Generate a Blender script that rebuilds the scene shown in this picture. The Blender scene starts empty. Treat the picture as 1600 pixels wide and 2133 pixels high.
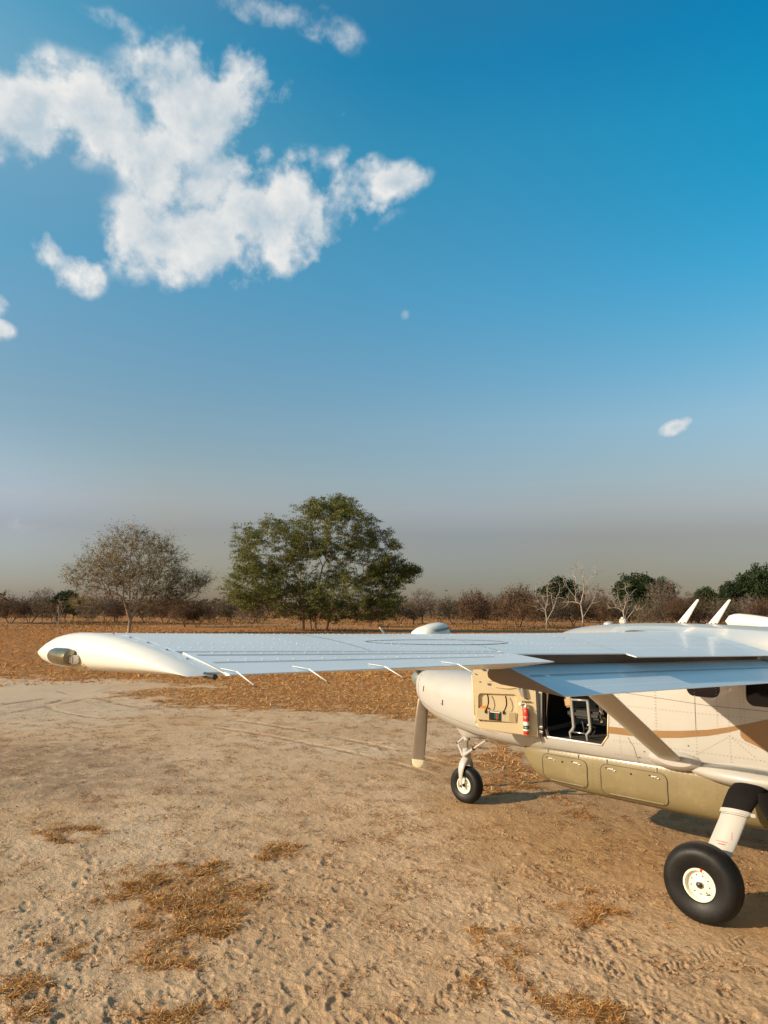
import bpy, bmesh, math, random
import numpy as np
from mathutils import Vector, Matrix
R = math.radians
rnd = random.Random(7)
S = bpy.context.scene
COL = S.collection

# ------------------------------------------------------------------ camera, sky, sun, exposure
# world axes: x = towards the aeroplane's nose, y = towards its left wing tip, z up, metres, main wheels at x = 0
CAMP = Vector((-2.5551, 9.1728, 2.9329)); FPX = 1469.4
yaw, pit, rol = R(47.5236), R(7.6394), R(0.8358)
cf = Vector((math.cos(yaw)*math.cos(pit), -math.sin(yaw)*math.cos(pit), math.sin(pit)))
r0 = cf.cross(Vector((0, 0, 1))).normalized(); u0 = r0.cross(cf)
cr = r0*math.cos(rol)+u0*math.sin(rol); cu = -r0*math.sin(rol)+u0*math.cos(rol)
cd = bpy.data.cameras.new('camera'); cam = bpy.data.objects.new('camera', cd); COL.objects.link(cam)
cd.sensor_fit = 'VERTICAL'; cd.sensor_height = 24; cd.lens = FPX/2133*24; cd.clip_end = 6000; cd.clip_start = 0.05
cam.matrix_world = Matrix(((cr.x, cu.x, -cf.x, CAMP.x), (cr.y, cu.y, -cf.y, CAMP.y), (cr.z, cu.z, -cf.z, CAMP.z), (0, 0, 0, 1)))
S.camera = cam
def ray(px, py): return (cf*FPX+cr*(px-800)+cu*(1066.5-py)).normalized()
def at(px, py, z=0.0):
    v = ray(px, py); return CAMP+v*((z-CAMP.z)/v.z)
def at_d(px, d):                                    # ground point in column px at horizontal distance d
    v = ray(px, 1264); h = Vector((v.x, v.y, 0)).normalized(); return Vector((CAMP.x, CAMP.y, 0))+h*d

SUN_EL, SUN_AZ = R(22), math.atan2(.43, .90)       # azimuth measured from +y towards +x
sdir = Vector((math.sin(SUN_AZ)*math.cos(SUN_EL), math.cos(SUN_AZ)*math.cos(SUN_EL), math.sin(SUN_EL)))
sl = bpy.data.lights.new('sun', 'SUN'); sun = bpy.data.objects.new('sun', sl); COL.objects.link(sun)
sl.energy = 5.0; sl.angle = R(0.5); sl.color = (1.0, .82, .60)
sun.rotation_euler = sdir.to_track_quat('Z', 'Y').to_euler(); sun.location = (0, 0, 60)

W = bpy.data.worlds.new('World'); S.world = W; W.use_nodes = True; W.cycles.sampling_method = 'MANUAL'; W.cycles.sample_map_resolution = 256
wn = W.node_tree; wn.nodes.clear()
class NT:
    def __init__(s, t): s.t = t
    def n(s, typ, ins=None, **kw):
        o = s.t.nodes.new(typ)
        for k, v in kw.items(): setattr(o, k, v)
        for k, v in (ins or {}).items():
            if hasattr(v, 'is_output'): s.t.links.new(v, o.inputs[k])
            else: o.inputs[k].default_value = v
        return o
    def m(s, op, a, b=None, c=None, clamp=False):
        ins = {0: a}
        if b is not None: ins[1] = b
        if c is not None: ins[2] = c
        return s.n('ShaderNodeMath', ins, operation=op, use_clamp=clamp).outputs[0]
    def mix(s, f, a, b, bt='MIX'):
        o = s.n('ShaderNodeMix', data_type='RGBA', blend_type=bt)
        for k, v in ((0, f), (6, a), (7, b)):
            if hasattr(v, 'is_output'): s.t.links.new(v, o.inputs[k])
            else: o.inputs[k].default_value = v if k == 0 else (tuple(v)+(1,))[:4]
        return o.outputs[2]
    def ramp(s, f, pts):
        o = s.n('ShaderNodeValToRGB', {0: f}); e = o.color_ramp.elements
        while len(e) < len(pts): e.new(.5)
        for el, (p, c) in zip(e, pts): el.position = p; el.color = (tuple(c)+(1,))[:4] if not isinstance(c, (int, float)) else (c, c, c, 1)
        return o.outputs[0]
    def sm(s, x, a, b):
        return s.n('ShaderNodeMapRange', {0: x, 1: a, 2: b}, interpolation_type='SMOOTHSTEP').outputs[0]
w = NT(wn)
tc = w.n('ShaderNodeTexCoord').outputs['Generated']
sky = w.n('ShaderNodeTexSky', sky_type='NISHITA', sun_disc=False, sun_elevation=SUN_EL, sun_rotation=SUN_AZ, altitude=300, air_density=1.0, dust_density=1.2, ozone_density=3.0)
sep = w.n('ShaderNodeSeparateXYZ', {0: tc})
zel = sep.outputs[2]
# warm dusty band near the horizon, deeper blue higher up, unseen zenith set for fill light, deeper away from the sun
TP = [(0.0, (.80, .68, .66)), (.04, (.79, .675, .65)), (.10, (1.05, .78, .68)), (.138, (1.5, 1.09, .88)), (.175, (1.62, 1.32, 1.02)), (.25, (1.62, 1.62, 1.30)), (.42, (.86, 2.0, 1.85)), (.57, (.44, 2.15, 2.03)), (.64, (.22, 1.95, 2.05)), (.78, (.55, 1.75, 1.8)), (1, (.65, 1.65, 1.7))]
tint = w.ramp(zel, [(p, tuple(x/2.5 for x in c)) for p, c in TP])
sk = w.mix(1.0, sky.outputs[0], tint, 'MULTIPLY')
sk = w.n('ShaderNodeVectorMath', {0: sk, 'Scale': 2.5}, operation='SCALE').outputs[0]
side = w.n('ShaderNodeVectorMath', {0: tc, 1: tuple(-cr)}, operation='DOT_PRODUCT').outputs['Value']
lr = w.ramp(w.m('ADD', .5, w.m('MULTIPLY', side, 1.0), clamp=True), [(.05, (.20, .92, .96)), (.37, (1, 1, 1)), (.92, (1.9, 1.08, .95))])
lo_ = w.ramp(w.m('ADD', .5, w.m('MULTIPLY', side, 1.0), clamp=True), [(.04, (.89/1.6, .84/1.6, .78/1.6)), (.2, (.94/1.6, .87/1.6, .79/1.6)), (.38, (1/1.6, 1/1.6, 1/1.6)), (.8, (1.33/1.6, 1.25/1.6, 1.14/1.6)), (.96, (1.42/1.6, 1.48/1.6, 1.0))])
lo_ = w.n('ShaderNodeVectorMath', {0: lo_, 'Scale': 1.6}, operation='SCALE').outputs[0]
lr = w.mix(w.sm(zel, .05, .27), lo_, w.mix(w.sm(zel, .22, .6), (1, 1, 1), lr))
tl_ = w.m('MULTIPLY', w.sm(side, -.06, .50), w.sm(zel, .42, .66))
lr = w.mix(1.0, lr, w.mix(tl_, (1, 1, 1), (3.4, 1.32, 1.16)), 'MULTIPLY')
sk = w.mix(1.0, sk, lr, 'MULTIPLY')
bk = w.n('ShaderNodeVectorMath', {0: tc, 1: tuple(Vector((cf.x, cf.y, 0)).normalized())}, operation='DOT_PRODUCT').outputs['Value']
sk = w.mix(1.0, sk, w.ramp(w.m('ADD', .5, w.m('MULTIPLY', bk, .5)), [(.30, (1.0, .90, .80)), (.62, (1, 1, 1))]), 'MULTIPLY')   # unseen sky behind the view dimmed to cut fill light
# clouds: soft blobs in fixed directions broken up by 3-D noise
nz = w.n('ShaderNodeTexNoise', {'Vector': tc, 'Scale': 8.5, 'Detail': 12.0, 'Roughness': .60, 'Distortion': .15}).outputs[0]
nz2 = w.n('ShaderNodeTexNoise', {'Vector': tc, 'Scale': 22.0, 'Detail': 6.0, 'Roughness': .6}).outputs[0]
nzv = w.n('ShaderNodeTexNoise', {'Vector': tc, 'Scale': 5.0, 'Detail': 3.0}).outputs[1]
wv = w.n('ShaderNodeVectorMath', {0: nzv, 1: (.5, .5, .5)}, operation='SUBTRACT').outputs[0]
wv = w.n('ShaderNodeVectorMath', {0: wv, 'Scale': .06}, operation='SCALE').outputs[0]
tcd = w.n('ShaderNodeVectorMath', {0: tc, 1: wv}, operation='ADD').outputs[0]
BL = [  # px, py, rx, ry, tilt deg, strength
 (40, 225, 150, 100, 0, 1.25), (210, 235, 150, 88, -8, 1.25), (400, 215, 150, 110, 0, 1.3), (470, 180, 75, 75, 0, 1.1), (330, 320, 130, 75, -20, 1.15), (420, 360, 120, 120, 0, 1.2),
 (530, 330, 45, 60, 0, .8), (400, 500, 150, 80, 8, 1.2), (560, 460, 150, 105, 10, 1.3), (640, 490, 80, 65, 0, 1.1), (315, 525, 50, 36, 0, .55), (740, 385, 80, 60, 30, .85), (820, 385, 75, 42, 15, .95), (760, 440, 60, 36, 0, .6),
 (146, 545, 60, 44, -5, 1.15), (0, 690, 34, 24, 0, 1.0), (-5, 635, 32, 34, 0, .7), (655, 435, 72, 40, 35, .85), (640, 440, 50, 40, 0, .8), (770, 428, 55, 30, 0, .75), (1421, 878, 38, 17, 18, 1.05), (40, 1090, 90, 24, 0, .22), (450, 1135, 26, 10, 0, .35)]
def blobs(vec, LIST):
    acc = None
    for px, py, rx, ry, tl, st in LIST:
        c = ray(px, py); f_ = c; a_ = f_.cross(Vector((0, 0, 1))).normalized(); b_ = a_.cross(f_)
        t = R(tl); ax = a_*math.cos(t)+b_*math.sin(t); bx = -a_*math.sin(t)+b_*math.cos(t)
        k = FPX/(c.dot(cf)**1.0)
        d = w.n('ShaderNodeVectorMath', {0: vec, 1: tuple(c)}, operation='SUBTRACT').outputs[0]
        da = w.n('ShaderNodeVectorMath', {0: d, 1: tuple(ax*k/rx)}, operation='DOT_PRODUCT').outputs['Value']
        db = w.n('ShaderNodeVectorMath', {0: d, 1: tuple(bx*k/ry)}, operation='DOT_PRODUCT').outputs['Value']
        dc = w.n('ShaderNodeVectorMath', {0: d, 1: tuple(c*2)}, operation='DOT_PRODUCT').outputs['Value']
        q = w.m('ADD', w.m('ADD', w.m('MULTIPLY', da, da), w.m('MULTIPLY', db, db)), w.m('MULTIPLY', dc, dc))
        g = w.m('MULTIPLY', w.m('EXPONENT', w.m('MULTIPLY', q, -1.0)), st)
        acc = g if acc is None else w.m('SMOOTH_MAX', acc, g, .12)
    return acc
bl = blobs(tcd, BL)
THIN = [(275, 66, 70, 34, -50, .50), (570, 10, 180, 34, -12, .95), (225, 8, 85, 26, 0, .5), (580, 188, 40, 26, 20, .75), (738, 235, 34, 24, 0, .6), (850, 632, 20, 12, 40, 1.1), (690, 440, 80, 34, 25, 1.2), (815, 455, 50, 14, 20, .8), (40, 1090, 100, 22, 0, .4), (30, 330, 80, 22, 0, 1.0)]
bt_ = blobs(tcd, THIN)
def puff(vec):
    a = w.n('ShaderNodeTexVoronoi', {'Vector': vec, 'Scale': 15.0, 'Detail': 3.0, 'Roughness': .55, 'Randomness': 1.0}, feature='F1', normalize=True).outputs['Distance']
    return w.m('SUBTRACT', .32, a)
vor = puff(tcd)
nn = w.m('ADD', w.m('ADD', w.m('MULTIPLY', w.m('SUBTRACT', nz, .5), 2.7), w.m('MULTIPLY', w.m('SUBTRACT', nz2, .5), 1.3)), w.m('MULTIPLY', vor, 1.9))
gate = w.sm(bl, .02, .40)
dens = w.m('ADD', bl, w.m('MULTIPLY', nn, gate))
alpha = w.sm(dens, .30, 1.05)
alpha = w.m('MULTIPLY', w.m('POWER', alpha, .80), gate)
tgate = w.sm(bt_, .02, .40)
thin = w.m('MULTIPLY', w.sm(w.m('ADD', bt_, w.m('MULTIPLY', w.m('ADD', nn, w.m('MULTIPLY', w.m('SUBTRACT', nz2, .5), 1.5)), tgate)), .30, 1.5), .60)
alpha = w.m('MAXIMUM', alpha, w.m('MULTIPLY', thin, tgate))
# thicker middle reads slightly greyer, rims facing the sun whiter (noise sampled towards the sun)
tcs = w.n('ShaderNodeVectorMath', {0: tc, 1: tuple(-cr*.022+cu*.022)}, operation='ADD').outputs[0]
nzs = w.n('ShaderNodeTexNoise', {'Vector': tcs, 'Scale': 8.5, 'Detail': 12.0, 'Roughness': .60, 'Distortion': .15}).outputs[0]
lit = w.m('ADD', .55, w.m('MULTIPLY', w.m('ADD', w.m('SUBTRACT', nz, nzs), w.m('MULTIPLY', w.m('SUBTRACT', vor, puff(w.n('ShaderNodeVectorMath', {0: tcd, 1: tuple(-cr*.014+cu*.014)}, operation='ADD').outputs[0])), .5)), 3.4), clamp=True)
nlow = w.n('ShaderNodeTexNoise', {'Vector': tc, 'Scale': 4.0, 'Detail': 2.0}).outputs[0]
lit = w.m('SUBTRACT', lit, w.m('MULTIPLY', w.sm(dens, .8, 1.6), w.m('MULTIPLY', w.sm(nlow, .36, .62), .75)), clamp=True)
ccol = w.ramp(lit, [(0, (5.0, 6.0, 6.7)), (.5, (6.9, 7.3, 7.5)), (1, (8.7, 8.6, 8.35))])
final = w.mix(alpha, sk, ccol)
SKYS = .084
bg = w.n('ShaderNodeBackground', {0: final, 1: SKYS})
wo = w.n('ShaderNodeOutputWorld'); wn.links.new(bg.outputs[0], wo.inputs[0])
S.view_settings.view_transform = 'Standard'; S.view_settings.look = 'None'; S.view_settings.exposure = 0.25; S.view_settings.gamma = 1
S.render.resolution_x, S.render.resolution_y = 768, 1024
S.render.engine = 'CYCLES'; S.cycles.use_denoising = True
S.cycles.max_bounces = 8; S.cycles.transparent_max_bounces = 12

# ------------------------------------------------------------------ materials
MATS = {}
def mat(name, col, rough=.5, metal=0., coat=0., var=.06, vs=3., bump=0., bs=60., spec=.5, trans=0., alpha=1., dirt=None, rvar=.1):
    if name in MATS: return MATS[name]
    m = bpy.data.materials.new(name); m.use_nodes = True; t = NT(m.node_tree)
    b = m.node_tree.nodes['Principled BSDF']
    o = t.n('ShaderNodeTexCoord').outputs['Object']
    n1 = t.n('ShaderNodeTexNoise', {'Vector': o, 'Scale': vs, 'Detail': 6., 'Roughness': .6}).outputs[0]
    c = t.ramp(n1, [(.25, tuple(x*(1-var) for x in col)), (.75, tuple(min(1, x*(1+var)) for x in col))])
    if dirt:
        n2 = t.n('ShaderNodeTexNoise', {'Vector': o, 'Scale': dirt[1], 'Detail': 8., 'Roughness': .7}).outputs[0]
        c = t.mix(t.m('MULTIPLY', t.sm(n2, .5, .75), dirt[2]), c, dirt[0])
    m.node_tree.links.new(c, b.inputs['Base Color'])
    n3 = t.n('ShaderNodeTexNoise', {'Vector': o, 'Scale': vs*4, 'Detail': 4.}).outputs[0]
    rr = t.m('ADD', rough-rvar*.5, t.m('MULTIPLY', n3, rvar), clamp=True)
    m.node_tree.links.new(rr, b.inputs['Roughness'])
    b.inputs['Metallic'].default_value = metal; b.inputs['Coat Weight'].default_value = coat; b.inputs['Coat Roughness'].default_value = .08
    b.inputs['Specular IOR Level'].default_value = spec; b.inputs['Transmission Weight'].default_value = trans; b.inputs['Alpha'].default_value = alpha
    if bump:
        n4 = t.n('ShaderNodeTexNoise', {'Vector': o, 'Scale': bs, 'Detail': 5.}).outputs[0]
        bp_ = t.n('ShaderNodeBump', {'Strength': bump, 'Distance': .01, 'Height': n4}); m.node_tree.links.new(bp_.outputs[0], b.inputs['Normal'])
    MATS[name] = m; return m
DUST = (.42, .33, .22)
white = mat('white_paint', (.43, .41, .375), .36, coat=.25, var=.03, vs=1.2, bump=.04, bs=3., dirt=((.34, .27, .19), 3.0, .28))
wingp = mat('white_paint_wing_lit', (.77, .78, .78), .36, coat=.15, var=.04, vs=1.6, bump=.035, bs=2.2, dirt=((.5, .5, .5), 1.3, .18))  # same white as the fuselage, lightened to stand for light on the wing
white2 = mat('white_paint_tip_lit', (.74, .70, .63), .32, coat=.3, var=.03, vs=2., bump=.03, bs=4., dirt=((.45, .38, .29), 5.0, .18))  # same white again, lightened to stand for sun on tip and fairings
gold = mat('gold_pod_paint', (.205, .162, .078), .4, coat=.25, var=.05, vs=2., dirt=(DUST, 3., .25), bump=.03, bs=3.)
stripe_m = mat('gold_stripe_paint', (.25, .135, .05), .35, coat=.3, var=.05)
line_m = mat('panel_gap', (.07, .055, .045), .7)
rivet_m = mat('rivet_heads', (.26, .23, .19), .45, metal=.3)
rivetw_m = mat('bright_rivet_heads', (.92, .92, .92), .25, coat=.5)
under_m = mat('brown_trim_and_shade', (.20, .155, .115), .6, var=.15)  # brown trim and linings; also carries the shade painted on the flap ends
rubber = mat('tyre_rubber', (.011, .0105, .010), .5, var=.3, vs=8, bump=.05, bs=90., dirt=((.12, .09, .06), 5., .10), rvar=.2, spec=.28)
rim_m = mat('wheel_cream_paint', (.82, .78, .64), .35, coat=.2, dirt=(DUST, 12., .3))
black = mat('black_fabric', (.009, .007, .007), .8, spec=.15, var=.3, bump=.3, bs=140.)
blackp = mat('black_plastic', (.02, .02, .022), .35)
steel = mat('bare_steel', (.55, .53, .5), .28, metal=.9, var=.1)
grey_m = mat('grey_metal', (.38, .37, .34), .4, metal=.4, var=.1)
darkm = mat('dark_metal', (.06, .055, .05), .45, metal=.5)
liner = mat('beige_liner', (.64, .51, .305), .55, var=.04, bump=.06, bs=120., dirt=(DUST, 6., .1))
liner2 = mat('beige_pocket', (.56, .45, .27), .6, var=.05, bump=.06, bs=120.)
inner_m = mat('cabin_dark_trim', (.03, .028, .027), .8, var=.3)
tan_m = mat('tan_leather', (.42, .26, .12), .5, var=.12, bump=.2, bs=40.)
orange_m = mat('orange_cloth', (.7, .25, .03), .6)
red_m = mat('red_paint', (.62, .03, .015), .3, coat=.6)
green_m = mat('green_print', (.03, .12, .06), .5)
ink_m = mat('red_ink', (.65, .09, .04), .5)
wink_m = mat('white_print', (.85, .85, .82), .4)
prop_m = mat('propeller_paint', (.26, .205, .15), .38, metal=.2, var=.12, vs=5)
proptip_m = mat('propeller_cream_edge', (.75, .66, .45), .4, var=.1)
glass_m = mat('dark_window_glass', (.004, .004, .006), .08, coat=0., var=0., spec=.12, rvar=.02)
lens_m = mat('smoky_lens', (.26, .21, .13), .22, metal=.8, var=.25, vs=20)
rod_m = mat('static_rod_white', (.82, .80, .74), .5)

# ------------------------------------------------------------------ mesh builder
class MB:
    def __init__(s): s.v = []; s.f = []; s.mi = []; s.mats = []; s.sm = []
    def slot(s, m):
        if m not in s.mats: s.mats.append(m)
        return s.mats.index(m)
    def add(s, vs, fs, m=None, smooth=True):
        b = len(s.v); s.v += [tuple(v) for v in vs]; k = s.slot(m) if m else 0
        for f in fs: s.f.append([i+b for i in f]); s.mi.append(k); s.sm.append(smooth)
        return s
    def loft(s, secs, m=None, closed=True, caps=True, smooth=True):
        n = len(secs[0]); vs = [p for q in secs for p in q]; fs = []
        for i in range(len(secs)-1):
            for j in range(n if closed else n-1):
                a = i*n+j; b = i*n+(j+1) % n; fs.append([a, b, b+n, a+n])
        s.add(vs, fs, m, smooth)
        if caps and closed:
            s.add(secs[0], [list(range(n))[::-1]], m, False); s.add(secs[-1], [list(range(n))], m, False)
        return s
    def tube(s, pts, r, m=None, n=10, caps=True, flat=None):
        pts = [Vector(p) for p in pts]; rs = r if isinstance(r, (list, tuple)) else [r]*len(pts); secs = []
        up = None
        for i, p in enumerate(pts):
            t = (pts[min(i+1, len(pts)-1)]-pts[max(i-1, 0)]).normalized()
            if up is None: up = Vector((0, 0, 1)) if abs(t.z) < .9 else Vector((1, 0, 0))
            a = t.cross(up).normalized(); b = a.cross(t).normalized(); up = b
            secs.append([p+(a*math.cos(2*math.pi*k/n)+b*math.sin(2*math.pi*k/n)*(flat or 1))*rs[i] for k in range(n)])
        return s.loft(secs, m, True, caps)
    def box(s, c, size, m=None, rot=None, bev=0.):
        bm = bmesh.new(); bmesh.ops.create_cube(bm, size=1)
        bmesh.ops.scale(bm, vec=size, verts=bm.verts)
        if bev: bmesh.ops.bevel(bm, geom=bm.edges[:], offset=bev, segments=2, affect='EDGES')
        if rot is not None: bmesh.ops.transform(bm, matrix=rot.to_4x4() if len(rot) == 3 else rot, verts=bm.verts)
        bmesh.ops.translate(bm, vec=c, verts=bm.verts); bm.verts.index_update()
        s.add([v.co.copy() for v in bm.verts], [[v.index for v in f.verts] for f in bm.faces], m, False); bm.free(); return s
    def lathe(s, prof, o, ax, m=None, n=40, smooth=True, closed=False):
        "prof: (radius, along) pairs round axis ax at o"
        ax = Vector(ax).normalized(); a = ax.orthogonal().normalized(); b = ax.cross(a); o = Vector(o); secs = []
        for k in range(n):
            t = 2*math.pi*k/n; d = a*math.cos(t)+b*math.sin(t)
            secs.append([o+d*r_+ax*h for r_, h in prof])
        vs = [p for q in secs for p in q]; np_ = len(prof); fs = []
        for i in range(n):
            for j in range(np_ if closed else np_-1):
                fs.append([i*np_+j, i*np_+(j+1) % np_, ((i+1) % n)*np_+(j+1) % np_, ((i+1) % n)*np_+j])
        return s.add(vs, fs, m, smooth)
    def prism(s, poly, d, m=None, smooth=False):
        "poly: 3-D points, extruded by vector d"
        n = len(poly); d = Vector(d); top = [Vector(p)+d for p in poly]
        return s.add([Vector(p) for p in poly]+top, [list(range(n))[::-1], [n+i for i in range(n)]]+[[i, (i+1) % n, n+(i+1) % n, n+i] for i in range(n)], m, smooth)
    def mesh(s, name):
        me = bpy.data.meshes.new(name); me.from_pydata(s.v, [], s.f)
        for m in s.mats: me.materials.append(m)
        me.polygons.foreach_set('material_index', s.mi); me.polygons.foreach_set('use_smooth', s.sm); me.update(); return me
    def build(s, name, m=None, parent=None, sharp=35, merge=1e-5, recalc=True):
        if m and not s.mats: s.mats.append(m)
        me = s.mesh(name)
        bm = bmesh.new(); bm.from_mesh(me)
        if merge: bmesh.ops.remove_doubles(bm, verts=bm.verts, dist=merge)
        if recalc: bmesh.ops.recalc_face_normals(bm, faces=bm.faces)
        if sharp:
            for e in bm.edges:
                if len(e.link_faces) == 2 and e.calc_face_angle(0) > R(sharp): e.smooth = False
        bm.to_mesh(me); bm.free()
        o = bpy.data.objects.new(name, me); COL.objects.link(o)
        if parent: o.parent = parent
        return o
def tag(o, label=None, cat=None, group=None, kind=None):
    for k, v in (('label', label), ('category', cat), ('group', group), ('kind', kind)):
        if v: o[k] = v
    return o
def empty(name, loc, rz=0.):
    o = bpy.data.objects.new(name, None); COL.objects.link(o); o.location = loc; o.rotation_euler = (0, 0, rz); o.empty_display_size = .3; return o
def rawmesh(name, v, f, mats, parent=None, mi=None, smooth=False):
    "fast numpy mesh; f is (n,3) or (n,4)"
    me = bpy.data.meshes.new(name); v = np.asarray(v, np.float32); f = np.asarray(f, np.int32); k = f.shape[1]
    me.vertices.add(len(v)); me.vertices.foreach_set('co', v.ravel()); me.loops.add(f.size); me.loops.foreach_set('vertex_index', f.ravel())
    me.polygons.add(len(f)); me.polygons.foreach_set('loop_start', np.arange(len(f), dtype=np.int32)*k)
    for m in (mats if isinstance(mats, (list, tuple)) else [mats]): me.materials.append(m)
    if mi is not None: me.polygons.foreach_set('material_index', np.asarray(mi, np.int32))
    me.polygons.foreach_set('use_smooth', np.full(len(f), smooth, bool))
    me.update(calc_edges=True); me.validate()
    if name is None: return me
    o = bpy.data.objects.new(name, me); COL.objects.link(o)
    if parent: o.parent = parent
    return o
def obj_from(me, name, parent=None):
    o = bpy.data.objects.new(name, me); COL.objects.link(o); o.parent = parent; return o

# ------------------------------------------------------------------ noise
def hash2(ix, iy, s=0):
    h = (ix.astype(np.int64)*374761393+iy.astype(np.int64)*668265263+s*2147483647) & 0xffffffff
    h = ((h ^ (h >> 13))*1274126177) & 0xffffffff
    return ((h ^ (h >> 16)) & 0xffffff)/float(0xffffff)
def vnoise(x, y, s=0):
    ix = np.floor(x); iy = np.floor(y); fx = x-ix; fy = y-iy; fx = fx*fx*fx*(fx*(fx*6-15)+10); fy = fy*fy*fy*(fy*(fy*6-15)+10)
    a = hash2(ix, iy, s); b = hash2(ix+1, iy, s); c = hash2(ix, iy+1, s); d = hash2(ix+1, iy+1, s)
    return (a+(b-a)*fx)*(1-fy)+(c+(d-c)*fx)*fy
def fbm(x, y, o=4, s=0, g=.5):
    r = 0; a = 1; t = 0
    for i in range(o):
        r = r+a*vnoise(x*2**i*1.03+i*17.3, y*2**i*1.03-i*9.1, s+i); t += a; a *= g
    return r/t

# ------------------------------------------------------------------ ground
def poly_sd(X, Y, P):
    "signed distance (negative inside) to polygon"
    d = np.full(X.shape, 1e9); ins = np.zeros(X.shape, bool); n = len(P)
    for i in range(n):
        ax, ay = P[i]; bx, by = P[(i+1) % n]; ex, ey = bx-ax, by-ay
        t = np.clip(((X-ax)*ex+(Y-ay)*ey)/(ex*ex+ey*ey), 0, 1)
        d = np.minimum(d, np.hypot(X-ax-t*ex, Y-ay-t*ey))
        c = ((ay > Y) != (by > Y)) & (X < (bx-ax)*(Y-ay)/(by-ay+1e-12)+ax); ins ^= c
    return np.where(ins, -d, d)
def gp(*pts): return [(at(a, b).x, at(a, b).y) for a, b in pts]
STRAW = [gp((-500, 1300), (1900, 1300), (1900, 1400), (1500, 1460), (1000, 1500), (820, 1492), (600, 1482), (430, 1470), (280, 1452), (300, 1437), (420, 1425), (330, 1416), (160, 1416), (60, 1405), (-500, 1402)),
         gp((940, 1530), (1120, 1530), (1200, 1600), (1120, 1660), (1000, 1640), (940, 1590))]
PATCH = [gp((255, 1850), (300, 1825), (400, 1805), (500, 1815), (480, 1880), (510, 1925), (505, 1955), (420, 1975), (350, 1935), (250, 1885)),
         gp((90, 2000), (150, 1990), (190, 2005), (140, 2022)), gp((240, 1985), (310, 1978), (390, 2000), (400, 2022), (290, 2005)), gp((20, 2055), (80, 2050), (130, 2080), (90, 2110), (25, 2085)),
         gp((1070, 2060), (1110, 2040), (1160, 2070), (1230, 2120), (1120, 2090)), gp((1000, 1950), (1060, 1955), (1070, 1975), (1010, 1975)), gp((270, 2100), (330, 2100), (400, 2133), (300, 2135)),
         gp((1220, 1880), (1280, 1900), (1270, 1950), (1230, 1930)), gp((550, 1765), (600, 1760), (600, 1785), (555, 1785)), gp((90, 1735), (140, 1712), (230, 1712), (215, 1735), (110, 1750))]
PALE = gp((-400, 1402), (60, 1405), (160, 1418), (330, 1420), (300, 1437), (230, 1455), (330, 1475), (200, 1500), (-400, 1520))
BROWN = gp((880, 1590), (1150, 1590), (1400, 1640), (1900, 1700), (1900, 2010), (1560, 1960), (1330, 1880), (1150, 1840), (960, 1760))
DARK = gp((-200, 1520), (60, 1540), (330, 1600), (500, 1660), (440, 1672), (300, 1630), (180, 1680), (-200, 1640))
def masks(X, Y):
    wx = (fbm(X*.5, Y*.5, 4, 3)-.5)*3.6+(fbm(X*2.4, Y*2.4, 4, 8, .7)-.5)*2.6; d = np.hypot(X-CAMP.x, Y-CAMP.y)
    straw = np.zeros(X.shape)
    for P in STRAW: straw = np.maximum(straw, np.clip(.5-(poly_sd(X, Y, P)+wx*np.clip(d/14, .25, 1.3))*1.1, 0, 1))
    w2 = (fbm(X*3.2, Y*3.2, 5, 21, .65)-.5)*1.3
    for q_, P in enumerate(PATCH): straw = np.maximum(straw, (.9 if q_ == 0 else .5)*np.clip(.45-(poly_sd(X, Y, P)+w2)*2.4, 0, 1))
    pale = np.clip(.5-(poly_sd(X, Y, PALE)+wx)*.5, 0, 1); dark = np.clip(.5-(poly_sd(X, Y, DARK)+wx*.8)*.7, 0, 1)
    if len(SWIRL) and X.ndim == 2:
        k = d < 60; g_ = np.zeros(X.shape); g_[k] = rut(X[k], Y[k])[0]*np.clip(fbm(X[k]*1.1, Y[k]*1.1, 3, 71)*4-1.3, 0, 1); dark = np.maximum(dark, g_*.95)
    return straw, pale, dark
fr = np.random.RandomState(11)
FEET = []
for i in range(460):
    px = fr.uniform(-60, 1660); py = 2190-420*fr.rand()**1.35
    g = at(px, py); FEET.append((g.x, g.y, fr.uniform(0, 6.28), fr.uniform(.6, 1.1), fr.randint(0, 4)))
SWIRL = [(gp((-60, 1478), (90, 1455), (190, 1444), (300, 1446), (345, 1462), (300, 1480)), .22), (gp((-60, 1500), (60, 1478), (150, 1462), (200, 1455), (330, 1482), (520, 1505), (760, 1548), (1000, 1610)), .22), (gp((120, 1440), (150, 1450), (100, 1470), (180, 1492), (420, 1512), (700, 1560), (960, 1630)), .18), (gp((230, 1432), (200, 1445), (230, 1462), (420, 1490)), .16)]
def chain(P, n=14):
    "smooth the few marked points into a curved rut"
    P = [P[0]]+list(P)+[P[-1]]; out = []
    for i in range(1, len(P)-2):
        p0, p1, p2, p3 = (np.array(P[i+k]) for k in (-1, 0, 1, 2))
        for k in range(n):
            t = k/n; out.append(tuple(.5*((2*p1)+(-p0+p2)*t+(2*p0-5*p1+4*p2-p3)*t*t+(-p0+3*p1-3*p2+p3)*t**3)))
    out.append(tuple(P[-2])); return out
SWIRL = [(chain(P), w_) for P, w_ in SWIRL]
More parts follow.
